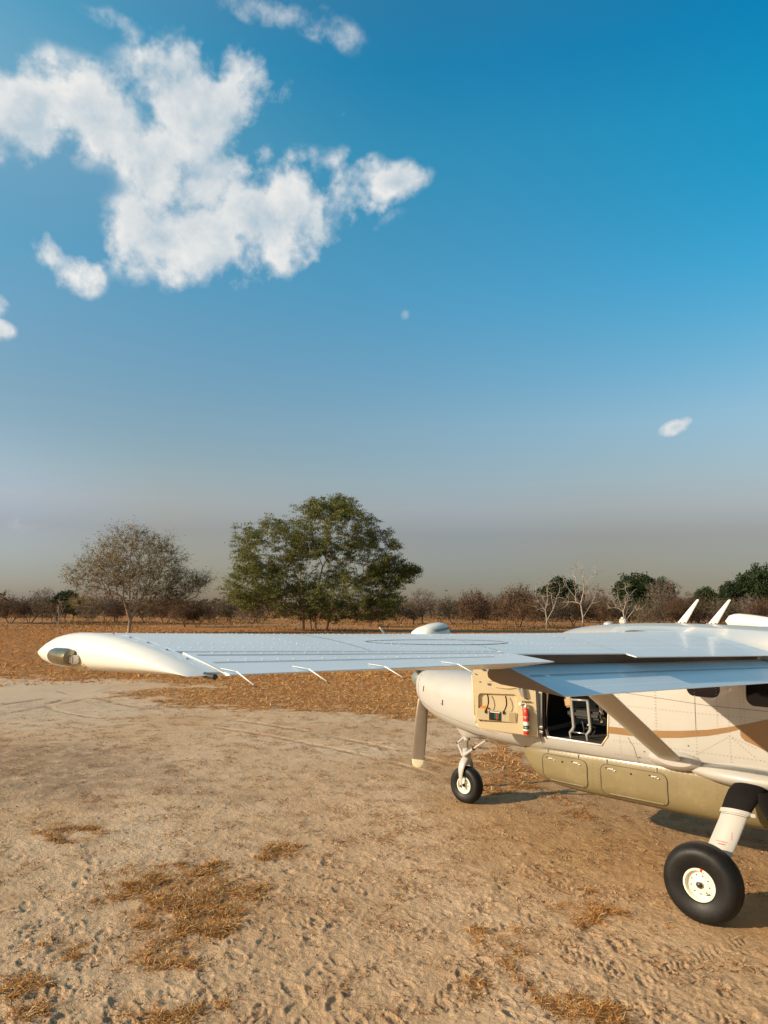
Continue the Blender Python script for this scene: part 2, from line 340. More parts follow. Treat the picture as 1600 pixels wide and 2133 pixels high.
def rut(X, Y):
    "distance-based rut profile: 1 in the groove, and the raised shoulder"
    g_ = np.zeros(X.shape); sh = np.zeros(X.shape)
    for P, w_ in SWIRL:
        P_ = np.array(P); lo = P_.min(0)-.6; hi = P_.max(0)+.6; m = (X > lo[0]) & (X < hi[0]) & (Y > lo[1]) & (Y < hi[1])
        if not m.any(): continue
        xm, ym = X[m], Y[m]; d = np.full(xm.shape, 9.)
        for (ax, ay), (bx, by) in zip(P[:-1], P[1:]):
            ex, ey = bx-ax, by-ay; t = np.clip(((xm-ax)*ex+(ym-ay)*ey)/(ex*ex+ey*ey+1e-9), 0, 1); d = np.minimum(d, np.hypot(xm-ax-t*ex, ym-ay-t*ey))
        q = d/(w_*.5); g_[m] = np.maximum(g_[m], np.clip(1.15-q, 0, .3)/.3); sh[m] = np.maximum(sh[m], np.exp(-((q-1.5)/.35)**2))
    return g_, sh
TRACK = [(gp((1255, 1950), (1330, 2140)), .20), (gp((1120, 1960), (1400, 2080), (1560, 2160)), .20), (gp((1280, 1950), (1420, 2140)), .20), (gp((930, 1700), (1085, 1755)), .18), (gp((600, 1520), (800, 1560), (850, 1580)), .2), (gp((700, 1585), (800, 1625)), .2), (gp((1560, 1960), (1340, 2050)), .2), (gp((560, 1640), (800, 1700), (1200, 1860)), .16)]
def relief(X, Y):
    d = np.hypot(X-CAMP.x, Y-CAMP.y)
    n0 = fbm(X*.45, Y*.45, 3, 1); z = (n0-.5)*.05
    n1 = fbm(X*2.6, Y*2.6, 4, 5); n2 = fbm(X*9, Y*9, 4, 6); n3 = 1-np.abs(fbm(X*5+3*n1, Y*5-2*n1, 3, 9)*2-1)
    near = np.clip(1.4-d/22, .15, 1)
    z = z+near*((n1-.5)*.022+(n2-.5)*.009+(np.clip(n3, .86, 1)-.86)*.035+(fbm(X*24, Y*24, 2, 61)-.5)*.009+np.clip(fbm(X*11, Y*11, 3, 63)-.60, 0, 1)*.035)
    dry = np.clip((n2-.60)*6, 0, 1)*np.clip((n1-.42)*5, 0, 1); z = z+near*dry*.005
    for fx, fy, a, s, kind in FEET:
        m = (np.abs(X-fx) < .25) & (np.abs(Y-fy) < .25)
        if not m.any(): continue
        u = ((X[m]-fx)*math.cos(a)+(Y[m]-fy)*math.sin(a))/s; v = (-(X[m]-fx)*math.sin(a)+(Y[m]-fy)*math.cos(a))/s
        wd = .048+.012*np.cos(u*14); q = np.sqrt((u/.145)**2+(v/wd)**2)
        dep = -.006*np.clip((1.02-q)*5, 0, 1)+.0085*np.exp(-((q-1.14)/.12)**2)
        if kind == 1: dep = dep+np.where(q < .92, .0035*np.sin(u*210), 0)
        elif kind == 2: dep = dep+np.where(q < .92, .0035*np.sin(np.hypot(u-.06, v)*260), 0)
        elif kind == 3: dep = dep+np.where(q < .92, .003*np.sin(u*150)*np.sin(v*170), 0)
        z[m] += dep
    for P, wd in TRACK:
        for (ax, ay), (bx, by) in zip(P[:-1], P[1:]):
            L = math.hypot(bx-ax, by-ay); ex, ey = (bx-ax)/L, (by-ay)/L
            u = (X-ax)*ex+(Y-ay)*ey; v = -(X-ax)*ey+(Y-ay)*ex
            m = (u > 0) & (u < L) & (np.abs(v) < wd*.75); u = u[m]; v = v[m]
            q = np.abs(v)/(wd*.5); fade = np.clip(fbm(X[m]*1.5, Y[m]*1.5, 2, 33)*3-1.0, 0, 1)
            z[m] += fade*(np.where(q < 1, -.005+.009*np.sign(np.sin((u+np.abs(v)*.8)*95)), 0)+.006*np.exp(-((q-1.15)/.18)**2))
    g_, sh = rut(X, Y); nb_ = np.clip(fbm(X*1.1, Y*1.1, 3, 71)*4-1.3, 0, 1); z = z-g_*.018*nb_+sh*.006*nb_
    return z
# polar sheet round the viewer's feet: rings widen with distance to 3.5 km; finest over the part in front of the aeroplane
rr = [0.6, 1.2, 1.8, 2.4]
while rr[-1] < 3600: rr.append(rr[-1]*(1.0034 if rr[-1] < 26 else 1.012 if rr[-1] < 200 else 1.08))
hd = math.atan2(cf.y, cf.x)
aa = list(np.linspace(hd-.78, hd+.78, 680)); aa += list(np.linspace(hd+.78, hd-.78+2*math.pi, 90))[1:-1]
rr = np.array(rr); aa = np.array(aa); RG, AG = np.meshgrid(rr, aa, indexing='ij')
GX = CAMP.x+RG*np.cos(AG); GY = CAMP.y+RG*np.sin(AG)
def s01(t): t = np.clip(t, 0, 1); return t*t*(3-2*t)
fadeout = np.clip(1.2-RG/70, 0, 1)*s01((.78-np.abs((AG-hd+math.pi) % (2*math.pi)-math.pi))/.10)*s01((RG-2.5)/.8); GZ = np.zeros_like(GX)
nr_ = RG < 75
GZ[nr_] = relief(GX[nr_], GY[nr_])*fadeout[nr_]
for wxy in ((0, 1.78), (4.05, 0), (0, -1.78)):       # flat patches where the tyres stand
    k_ = np.exp(-((GX-wxy[0])**2+(GY-wxy[1])**2)/.12); GZ = GZ*(1-k_)
nR, nA = RG.shape
idx = np.arange(nR*nA).reshape(nR, nA); nx = np.roll(idx, -1, 1)
F = np.stack([idx[:-1].ravel(), idx[1:].ravel(), nx[1:].ravel(), nx[:-1].ravel()], 1)
V = np.stack([GX.ravel(), GY.ravel(), GZ.ravel()], 1); V = np.vstack([V, [[CAMP.x, CAMP.y, 0]]])
def gmat():
    m = bpy.data.materials.new('dry_sand'); m.use_nodes = True; t = NT(m.node_tree); b = m.node_tree.nodes['Principled BSDF']; L = m.node_tree.links
    o = t.n('ShaderNodeTexCoord').outputs['Object']
    def N(s, d=6., r=.6, dist=0.): return t.n('ShaderNodeTexNoise', {'Vector': o, 'Scale': s, 'Detail': d, 'Roughness': r, 'Distortion': dist}).outputs[0]
    A = lambda nme: t.n('ShaderNodeAttribute', attribute_name=nme).outputs['Fac']
    st, pa, dk = A('straw'), A('pale'), A('dark')
    sand = t.ramp(N(.35, 5), [(.3, (.56, .345, .185)), (.5, (.64, .425, .25)), (.7, (.69, .49, .315))])
    sand = t.mix(t.m('MULTIPLY', t.sm(N(2.2, 7, .65), .48, .70), .5), sand, (.42, .255, .13))
    sand = t.mix(t.m('MULTIPLY', t.sm(N(30, 4, .7), .52, .75), .55), sand, (.25, .15, .08))
    sand = t.mix(t.m('MULTIPLY', t.sm(N(9, 6, .7, .6), .58, .70), .45), sand, (.60, .48, .34))
    sand = t.mix(t.m('MULTIPLY', pa, .45), sand, (.60, .49, .37))
    sand = t.mix(t.m('MULTIPLY', t.m('MULTIPLY', dk, t.sm(N(3, 6, .7), .30, .55)), .72), sand, (.31, .20, .125))
    sand = t.mix(t.m('MULTIPLY', A('brown'), .8), sand, t.ramp(N(4, 7, .7), [(.3, (.36, .195, .075)), (.7, (.52, .315, .15))]))
    stc = t.ramp(N(40, 5, .75), [(.3, (.17, .07, .022)), (.5, (.38, .17, .05)), (.72, (.56, .29, .10))])
    geo = t.n('ShaderNodeNewGeometry').outputs['Position']
    dist = t.n('ShaderNodeVectorMath', {0: geo, 1: tuple(CAMP)}, operation='DISTANCE').outputs['Value']
    big = t.ramp(t.m('ADD', t.m('MULTIPLY', N(.12, 6), .5), t.m('MULTIPLY', N(1.3, 8, .75), .5)), [(.3, (.22, .082, .022)), (.55, (.34, .135, .035)), (.75, (.46, .21, .065))])
    stc = t.mix(t.sm(dist, 14, 45), stc, t.mix(.35, big, stc))
    near_ = t.n('ShaderNodeMapRange', {0: dist, 1: 9., 2: 14., 3: .55, 4: 1.}).outputs[0]; pat = t.m('MULTIPLY', t.m('MULTIPLY', st, t.sm(N(9, 6, .75), .34, .60)), near_)
    col = t.mix(t.m('ADD', pat, t.m('MULTIPLY', t.m('MULTIPLY', st, .35), near_), clamp=True), sand, stc)
    L.new(col, b.inputs['Base Color']); b.inputs['Roughness'].default_value = .95; b.inputs['Specular IOR Level'].default_value = .15
    h = t.m('ADD', t.m('MULTIPLY', N(26, 8, .72), 1.0), t.m('MULTIPLY', N(140, 4, .7), .25))
    bp_ = t.n('ShaderNodeBump', {'Strength': 1.0, 'Distance': .027, 'Height': h}); L.new(bp_.outputs[0], b.inputs['Normal'])
    return m
ground = rawmesh('ground', V, F, gmat(), smooth=True); tag(ground, kind='structure')
st_, pa_, dk_ = masks(GX, GY)
far_ = RG > 55; st_[far_] = np.clip(st_[far_]+1, 0, 1); pa_[far_] = 0; dk_[far_] = 0
br_ = np.clip(.5-(poly_sd(GX, GY, BROWN)+(fbm(GX*.9, GY*.9, 4, 91)-.5)*2.4)*.55, 0, 1)*(RG < 60)
for nm, arr in (('straw', st_), ('pale', pa_), ('dark', dk_), ('brown', br_)):
    a_ = ground.data.attributes.new(nm, 'FLOAT', 'POINT'); a_.data.foreach_set('value', np.append(arr.ravel(), 0).astype(np.float32))

def blades(n, X, Y, Z, lmin, lmax, wd, upr, seed, name, cols):
    "thin bent straws: two quads each"
    r_ = np.random.RandomState(seed); a = r_.uniform(0, 6.283, n); L = r_.uniform(lmin, lmax, n); w_ = wd*r_.uniform(.6, 1.4, n)
    e0 = r_.uniform(0, upr, n); e1 = e0*r_.uniform(.0, 1.0, n)-.1
    dx, dy = np.cos(a), np.sin(a); sx, sy = -dy*w_, dx*w_
    h0 = Z+r_.uniform(0, .008, n)
    x1 = X+dx*np.cos(e0)*L*.5; y1 = Y+dy*np.cos(e0)*L*.5; z1 = h0+np.sin(e0)*L*.5
    a2 = a+r_.uniform(-.5, .5, n); x2 = x1+np.cos(a2)*np.cos(e1)*L*.5; y2 = y1+np.sin(a2)*np.cos(e1)*L*.5; z2 = np.maximum(z1+np.sin(e1)*L*.5, h0)
    zw = w_*r_.uniform(-.6, .6, n)
    v = np.empty((n, 6, 3)); 
    for k, (x, y, z) in enumerate(((X, Y, h0), (x1, y1, z1), (x2, y2, z2))):
        s_ = (1, .85, .35)[k]; v[:, 2*k, 0] = x+sx*s_; v[:, 2*k, 1] = y+sy*s_; v[:, 2*k, 2] = z+zw*s_; v[:, 2*k+1, 0] = x-sx*s_; v[:, 2*k+1, 1] = y-sy*s_; v[:, 2*k+1, 2] = z-zw*s_
    b = np.arange(n)[:, None]*6; f = np.concatenate([b+[0, 1, 3, 2], b+[2, 3, 5, 4]], 0)
    mi = r_.randint(0, len(cols), n); mi = np.concatenate([mi, mi])
    return rawmesh(name, v.reshape(-1, 3), f, cols, mi=mi)
def leafmat(name, col, tr=.25, var=.35):
    if name in MATS: return MATS[name]
    m = bpy.data.materials.new(name); m.use_nodes = True; t = NT(m.node_tree); b = m.node_tree.nodes['Principled BSDF']; L = m.node_tree.links
    o = t.n('ShaderNodeNewGeometry').outputs['Random Per Island']; oi = t.n('ShaderNodeObjectInfo').outputs['Random']
    f = t.m('ADD', t.m('MULTIPLY', o, .7), t.m('MULTIPLY', oi, .3))
    c = t.ramp(f, [(0, tuple(x*(1-var) for x in col)), (1, tuple(x*(1+var) for x in col))])
    L.new(c, b.inputs['Base Color']); b.inputs['Roughness'].default_value = .7; b.inputs['Specular IOR Level'].default_value = .2
    if tr:
        td = t.n('ShaderNodeBsdfTranslucent', {0: c}); mx = t.n('ShaderNodeMixShader', {0: tr, 1: b.outputs[0], 2: td.outputs[0]}); L.new(mx.outputs[0], m.node_tree.nodes['Material Output'].inputs[0])
    MATS[name] = m; return m
straws = [leafmat('straw_pale', (.74, .52, .27), .15), leafmat('straw_orange', (.58, .24, .05), .15), leafmat('straw_brown', (.29, .115, .03), .1), leafmat('straw_gold', (.60, .30, .075), .15)]
def sample(n, pxr, pyr, seed, thr, pw=1.):
    r_ = np.random.RandomState(seed); X = np.empty(0); Y = np.empty(0)
    while len(X) < n:
        d0, d1 = pyr; m = 60000; dd = np.sqrt(r_.uniform(d0**2, d1**2, m)); an = hd+r_.uniform(-pxr, pxr, m)
        x = CAMP.x+dd*np.cos(an); y = CAMP.y+dd*np.sin(an); s_, _, _ = masks(x, y)
        cl = fbm(x*4, y*4, 3, 55); k = r_.rand(m) < thr(s_, cl); X = np.append(X, x[k]); Y = np.append(Y, y[k])
    X, Y = X[:n], Y[:n]; Z = relief(X, Y)*np.clip(1.2-np.hypot(X-CAMP.x, Y-CAMP.y)/70, 0, 1); return X, Y, Z
# trampled straw close by: dense in the patches, thin scatter between them
X, Y, Z = sample(40000, .62, (4.6, 12.5), 3, lambda s, c: np.clip(s*1.1-.10, 0, 1)*np.clip((c-.42)*6, .06, 1))
tag(blades(len(X), X, Y, Z, .02, .10, .0022, .7, 4, 'dry_grass', straws+[straws[0], straws[1], straws[3]]+[leafmat('twig_dark', (.07, .04, .022), 0)]), 'dense patches of trampled dry straw lying on the near sand', 'grass', kind='stuff')
X, Y, Z = sample(34000, .62, (4.6, 20), 5, lambda s, c: np.clip((c-.53)*5, 0.03, 1)*.6)
tag(blades(len(X), X, Y, Z, .02, .12, .0020, .4, 6, 'dry_straw_litter', [straws[0], straws[2], straws[2], straws[1]]), 'thin scatter of loose straw bits over the bare sand', 'grass', kind='stuff')
X, Y, Z = sample(52000, .62, (4.6, 24), 25, lambda s, c: np.clip((c-.48)*5, .06, 1)*.8)
tag(blades(len(X), X, Y, Z, .012, .07, .0030, .6, 26, 'twig_litter', [leafmat('twig_dark', (.07, .04, .022), 0), straws[2]]), 'dark specks of broken twig and leaf scattered over the sand', 'litter', kind='stuff')
X, Y, Z = sample(20000, .62, (4.6, 18), 27, lambda s, c: np.clip((c-.40)*3, .12, 1)*.8)
r_ = np.random.RandomState(28); n_ = len(X); sz = .0025+.013*r_.rand(n_)**4; an_ = r_.uniform(0, 6.28, n_); v = np.empty((n_, 6, 3)); c_, s_ = np.cos(an_)*sz, np.sin(an_)*sz; st__ = r_.uniform(.6, 1.5, n_)
for k, (dx, dy, dz) in enumerate(((c_*st__, s_*st__, 0), (-s_, c_, 0), (-c_*st__, -s_*st__, 0), (s_, -c_, 0), (c_*.2, s_*.2, sz*.9), (0, 0, -sz))):
    v[:, k, 0] = X+dx; v[:, k, 1] = Y+dy; v[:, k, 2] = Z+dz+sz*.2
b_ = np.arange(n_)[:, None]*6; f = np.concatenate([b_+q for q in ([0, 1, 4], [1, 2, 4], [2, 3, 4], [3, 0, 4], [1, 0, 5], [2, 1, 5], [3, 2, 5], [0, 3, 5])], 0)
tag(rawmesh('soil_crumbs', v.reshape(-1, 3), f, leafmat('crumb_soil', (.36, .24, .145), 0, .3), smooth=True), 'small crumbs of dry soil lying on the near sand', 'gravel', kind='stuff')
X, Y, Z = sample(90000, .60, (11, 34), 7, lambda s, c: s**2)
tag(blades(len(X), X, Y, Z, .06, .22, .005, .6, 8, 'straw_field_grass', straws), 'orange straw stubble beyond the pale sand, under the wing', 'grass', kind='stuff')

X, Y, Z = sample(60000, .62, (28, 85), 17, lambda s, c: np.clip((c-.40)*5, .08, 1))
tag(blades(len(X), X, Y, Z, .12, .34, .016, .8, 18, 'cropped_field_grass', [straws[1], straws[2], straws[3], straws[1]]), 'rusty cropped dry grass on the open field beyond the wing', 'grass', kind='stuff')

# ------------------------------------------------------------------ trees
def skeleton(seed, forks, targets, step=.45, bf=.35, jit=.10):
    "grow branches from forks (list of polylines) to target points; returns nodes, parent index"
    r_ = np.random.RandomState(seed); P = []; par = []; PL = []
    for line in forks:
        prev = -1; pl = 0
        for i, q in enumerate(line):
            q = np.array(q, float)
            if i and prev >= 0: pl += np.linalg.norm(q-P[prev])
            if i == 0:
                hit = [k for k, w_ in enumerate(P) if np.linalg.norm(w_-q) < 1e-6]
                if hit: prev = hit[0]; pl = PL[prev]; continue
            P.append(q); par.append(prev); PL.append(pl); prev = len(P)-1
    N = len(P)+60000; A = np.zeros((N, 3)); A[:len(P)] = P; D = np.zeros(N); D[:len(P)] = PL; c = len(P); par = par+[0]*(N-c)
    ok = np.zeros(N, bool); ok[:c] = True
    for i in range(c):
        if A[i, 2] < forks[0][1][2]*.5: ok[i] = False
    tips = []
    for t in targets:
        d = np.linalg.norm(A[:c]-t, axis=1); up = np.clip((A[:c, 2]-t[2]), 0, None)*.6
        cost = d+bf*D[:c]+up; cost[~ok[:c]] = 1e9; k = int(np.argmin(cost)); L = d[k]; n = max(1, int(L/step)); p0 = A[k].copy()
        dirp = (A[k]-A[par[k]]) if par[k] >= 0 else np.array([0, 0, 1.]); dirp = dirp/(np.linalg.norm(dirp)+1e-9)
        prev = k
        for j in range(1, n+1):
            f = j/n; q = p0*(1-f)+t*f+dirp*L*.22*math.sin(math.pi*f)*(1-f)+np.array([0, 0, .10*L])*math.sin(math.pi*f)
            if j < n: q = q+r_.normal(0, jit*step, 3)
            if c >= N: break
            A[c] = q; par[c] = prev; D[c] = D[prev]+np.linalg.norm(q-A[prev]); ok[c] = True; prev = c; c += 1
        tips.append(prev)
    return A[:c], par[:c], tips
def radii(A, par, tips, tipr, ex=2.35):
    n = len(A); w_ = np.zeros(n); has = np.zeros(n, bool)
    for i in range(n):
        if par[i] >= 0: has[par[i]] = True
    w_[~has] = tipr**ex
    for i in range(n-1, -1, -1):
        if par[i] >= 0: w_[par[i]] += w_[i]
    return w_**(1/ex)
def tubes(A, par, rad, ns=4, minr=0., root_flare=1.25):
    seg = [(par[i], i) for i in range(len(A)) if par[i] >= 0]
    i0 = np.array([s_[0] for s_ in seg]); i1 = np.array([s_[1] for s_ in seg]); p0 = A[i0]; p1 = A[i1]; r1 = np.maximum(rad[i1], minr); r0_ = np.maximum(np.minimum(rad[i0], rad[i1]*1.35), minr)
    t = p1-p0; L = np.linalg.norm(t, axis=1, keepdims=True)+1e-9; t = t/L; ref = np.where(np.abs(t[:, 2:3]) > .9, [[1., 0, 0]], [[0, 0, 1.]]); a = np.cross(t, ref); a /= np.linalg.norm(a, axis=1, keepdims=True); b = np.cross(t, a)
    p1 = p1+t*r1[:, None]*.4; n = len(seg); v = np.empty((n, 2*ns, 3))
    for k in range(ns):
        an = 2*math.pi*k/ns; d = a*math.cos(an)+b*math.sin(an); v[:, k] = p0+d*r0_[:, None]; v[:, ns+k] = p1+d*r1[:, None]
    base = np.arange(n)[:, None]*2*ns; f = np.concatenate([base+[k, (k+1) % ns, ns+(k+1) % ns, ns+k] for k in range(ns)], 0)
    return v.reshape(-1, 3), f
def sprays(pts, dirs, n, L, seed, w_=.012, droop=0., spread=.9):
    "fine twigs: thin 3-sided spikes fanned out from points"
    r_ = np.random.RandomState(seed); P = np.repeat(pts, n, 0); Dn = np.repeat(dirs, n, 0)+r_.normal(0, spread, (len(pts)*n, 3)); Dn[:, 2] -= droop; Dn /= np.linalg.norm(Dn, axis=1, keepdims=True)+1e-9
    l = L*r_.uniform(.4, 1.2, (len(P), 1)); a = np.cross(Dn, r_.normal(0, 1, Dn.shape)); a /= np.linalg.norm(a, axis=1, keepdims=True)+1e-9; b = np.cross(Dn, a)
    m = len(P); v = np.empty((m, 4, 3)); v[:, 0] = P+a*w_; v[:, 1] = P-a*w_*.5+b*w_*.87; v[:, 2] = P-a*w_*.5-b*w_*.87; v[:, 3] = P+Dn*l
    q = np.arange(m)[:, None]*4; f = np.concatenate([q+[0, 1, 3], q+[1, 2, 3], q+[2, 0, 3]], 0)
    return v.reshape(-1, 3), f, P+Dn*l
def leaves(pts, n, rad, size, seed, flat=.6, asp=.45):
    r_ = np.random.RandomState(seed); P = np.repeat(pts, n, 0)+r_.normal(0, 1, (len(pts)*n, 3))*np.array([rad, rad, rad*flat])
    m = len(P); a = r_.normal(0, 1, (m, 3)); a /= np.linalg.norm(a, axis=1, keepdims=True); b = np.cross(a, r_.normal(0, 1, (m, 3))); b /= np.linalg.norm(b, axis=1, keepdims=True)
    s_ = size*r_.uniform(.5, 1.4, (m, 1)); v = np.stack([P-a*s_, P-b*s_*asp, P+a*s_, P+b*s_*asp], 1)
    return v.reshape(-1, 3), np.arange(m*4).reshape(m, 4)
def ell(r_, c, rad, n, shell=.55):
    p = r_.normal(0, 1, (n, 3)); p /= np.linalg.norm(p, axis=1, keepdims=True); p *= (shell+(1-shell)*r_.rand(n, 1))**.8; return np.array(c)+p*np.array(rad)
def joinv(parts):
    V_ = []; F_ = []; o = 0
    for v, f in parts:
        if f.shape[1] == 3: f = np.concatenate([f, f[:, 2:3]], 1)
        V_.append(v); F_.append(f+o); o += len(v)
    return np.vstack(V_), np.vstack(F_)
def mk(name, parts, m, parent, mids=None):
    "parts of (verts, faces) -> one mesh object; triangles stay triangles"
    me = bpy.data.meshes.new(name); vs = []; loops = []; starts = []; o = 0; ls = 0
    for v, f in parts:
        vs.append(v); k = f.shape[1]; loops.append((f+o).ravel()); starts.append(np.arange(len(f))*k+ls); ls += f.size; o += len(v)
    vs = np.vstack(vs).astype(np.float32); loops = np.concatenate(loops).astype(np.int32); starts = np.concatenate(starts).astype(np.int32)
    me.vertices.add(len(vs)); me.vertices.foreach_set('co', vs.ravel()); me.loops.add(len(loops)); me.loops.foreach_set('vertex_index', loops)
    me.polygons.add(len(starts)); me.polygons.foreach_set('loop_start', starts)
    for m_ in (m if isinstance(m, (list, tuple)) else [m]): me.materials.append(m_)
    if mids: me.polygons.foreach_set('material_index', np.concatenate([np.full(len(f), k, np.int32) for (v, f), k in zip(parts, mids)]))
    me.update(calc_edges=True)
    o_ = bpy.data.objects.new(name, me); COL.objects.link(o_); o_.parent = parent; return o_
bark_pale = mat('bark_pale_brown', (.36, .25, .16), .9, var=.35, vs=6)
bark_dark = mat('bark_dark_brown', (.10, .07, .05), .9, var=.35, vs=6)
bark_twig = mat('bark_twig_brown', (.19, .14, .06), .9, var=.3, vs=2)
bark_white = mat('bark_bleached', (.36, .30, .24), .9, var=.2, vs=4)
bush_red = mat('twig_reddish_brown', (.13, .078, .048), .95, var=.3, vs=1)
bush_grey = mat('twig_grey_brown', (.155, .11, .085), .95, var=.3, vs=1)
leaf_green = leafmat('leaf_olive_green', (.128, .136, .034), .3, .65)
leaf_deep = leafmat('leaf_deep_green', (.030, .045, .017), .2, .45)
leaf_brown = leafmat('leaf_dry_brown', (.12, .068, .034), .25, .45)
leaf_grey = leafmat('leaf_grey_olive', (.11, .09, .033), .25, .4)
def crown_dirs(A, par, tips):
    p = A[tips]; q = A[[par[t] for t in tips]]; d = p-q; d /= np.linalg.norm(d, axis=1, keepdims=True)+1e-9; return p, d
def face_cam(loc): return math.atan2(CAMP.y-loc.y, CAMP.x-loc.x)+math.pi/2   # local +x runs to picture right at build time

# the big green acacia
L0 = at(658, 1314.5); gt = empty('acacia_tree', (L0.x, L0.y, 0), face_cam(L0)+math.pi*0)
tag(gt, 'large spreading green acacia with several trunks, tallest tree in the field', 'tree')
sc_ = (L0-Vector((CAMP.x, CAMP.y, 0))).length/FPX/math.cos(0.0)*1.0
r_ = np.random.RandomState(5)
U = sc_
def E_(cx, cz, rx, rz, n, ry=None, cy=0, sh=.45): return ell(r_, (cx*U, cy*U, cz*U), (rx*U, (ry or rx*.8)*U, rz*U), n, sh)
T = np.vstack([E_(30, 205, 100, 68, 230, 85), E_(20, 250, 55, 26, 60), E_(-95, 165, 95, 65, 190, 75), E_(-120, 90, 72, 52, 140, 70), E_(125, 165, 45, 50, 60, 60), E_(150, 118, 50, 30, 85, 45), E_(185, 122, 28, 12, 26, 16), E_(60, 75, 110, 52, 170, 85), E_(-60, 55, 95, 40, 110, 75), E_(130, 50, 50, 38, 70, 45), E_(0, 130, 110, 60, 60, 90), E_(20, 38, 130, 16, 60, 60)])
T = T[T[:, 2] > 1.2]; order = np.argsort(np.linalg.norm(T-[0, 0, 3], axis=1)); T = T[order]
fk = [[(0, 0, -.1), (-.1, 0, 1.5), (-.2, .1, 3.2), (.1, .1, 5.0), (.6, 0, 7.5)], [(-1.4, .3, -.1), (-1.5, .3, 1.6), (-2.1, .5, 3.4), (-3.6, .6, 5.6)], [(1.2, -.2, -.1), (1.6, -.2, 1.8), (2.2, -.3, 3.6), (4.0, -.2, 5.6)], [(-.5, 1.2, -.1), (-.7, 1.5, 2.0), (-1.2, 2.4, 4.2)]]
A_, par_, tips_ = skeleton(2, fk, T, .55, .30); rad_ = radii(A_, par_, tips_, .016); rad_ = np.minimum(rad_, .30)
p_, d_ = crown_dirs(A_, par_, tips_)
sv, sf, se = sprays(p_, d_, 4, .75, 3, .011, -.1)
mk('trunk', [tubes(A_, par_, rad_, 5, .016), (sv, sf)], bark_pale, gt)
lowk = se[:, 2] < 48*U; keep = np.random.RandomState(2).rand(len(se)) < np.where(lowk, .35, .92)
lv = leaves(np.vstack([se[keep], p_]), 34, .22, .088, 4, .45)
mk('crown', [lv], leaf_green, gt)
l2 = leaves(se[lowk], 5, .35, .10, 9, .7); mk('dry_foliage', [l2], leaf_brown, gt)

# the leafless rounded tree on the left
L1 = at(268, 1319); bt = empty('leafless_tree', (L1.x, L1.y, 0), face_cam(L1)); tag(bt, 'rounded nearly leafless tree with pale forked trunk, left of the green acacia', 'tree')
U = (L1-Vector((CAMP.x, CAMP.y, 0))).length/FPX; r_ = np.random.RandomState(15)
T = np.vstack([E_(8, 148, 112, 76, 620, 95, 0, .3), E_(-60, 110, 65, 45, 120, 50, 0, .3), E_(95, 95, 55, 40, 120, 45, 0, .2), E_(140, 110, 30, 22, 42, 25, 0, .2), E_(55, 75, 60, 26, 90, 50), E_(-85, 60, 35, 20, 36, 30), E_(-110, 120, 22, 26, 26)])
T = T*np.array([.90, .9, .93]); T = T[T[:, 2] > 2.4]; T = T[np.argsort(np.linalg.norm(T-[0, 0, 2], axis=1))]
fk = [[(0, 0, -.1), (.05, 0, 1.2), (-.05, 0, 2.6), (-.15, .1, 4.6), (-.3, .2, 6.2)], [(.05, 0, 1.2), (.6, .1, 2.4), (1.3, 0, 3.8), (2.1, -.2, 5.0)], [(.05, 0, 1.2), (-.7, -.2, 3.4), (-.75, -.3, 5.0)], [(.6, .1, 2.4), (.5, -.4, 4.2), (.6, -.6, 5.8)]]
A_, par_, tips_ = skeleton(12, fk, T, .5, .42, .08); rad_ = np.minimum(radii(A_, par_, tips_, .012), .26)
p_, d_ = crown_dirs(A_, par_, tips_); sv, sf, se = sprays(p_, d_, 9, 1.0, 3, .012, 0, .6); mid = A_[len(A_)//4:]; sv2, sf2, se2 = sprays(mid, np.tile([[0, 0, .3]], (len(mid), 1)), 2, .9, 8, .011, 0, .8)
mk('trunk', [tubes(A_, par_, rad_, 5, .014)], bark_pale, bt)
kp = np.random.RandomState(1).rand(len(se)) < .55; mk('crown', [(sv, sf), (sv2, sf2), leaves(se[kp], 4, .14, .060, 5)], [bark_twig, leaf_grey], bt, [0, 0, 1])

# kinds of background tree, each built once at unit size (height 1 = its real height) and copied
PROTO = {}
def proto(kind, seed, ntip, env, trunk, barkm, leafm, twn, twl, lfn, lfs, lfr, tipr=.014, step=.4, bf=.3, cname='crown', zmin=.5):
    o = empty('proto', (0, 0, 0)); rr_ = np.random.RandomState(seed); T = np.vstack([ell(rr_, c, r__, max(3, int(ntip*wt)), .35) for c, r__, wt in env]); T = T[T[:, 2] > zmin]; T = T[np.argsort(np.linalg.norm(T, axis=1))]
    A1, pr, tp = skeleton(seed, trunk, T, step, bf, .12); rd = radii(A1, pr, tp, tipr); p1, d1 = crown_dirs(A1, pr, tp)
    s1, s2, s3 = sprays(p1, d1, twn, twl, seed, .012, 0, .8) if twn else (None, None, p1)
    ch = [mk('trunk', [tubes(A1, pr, np.minimum(rd, .25), 4, .018)], barkm, o)]
    ps = ([(s1, s2)] if twn else [])+([leaves(s3 if twn else p1, lfn, lfr, lfs, seed, .8, .6)] if lfn else [])
    ch.append(mk('crown', ps, [barkm, leafm], o, ([0] if twn else [])+([1] if lfn else [])))
    PROTO[kind] = (o, ch, float(max(A1[:, 2].max(), 1))); return o
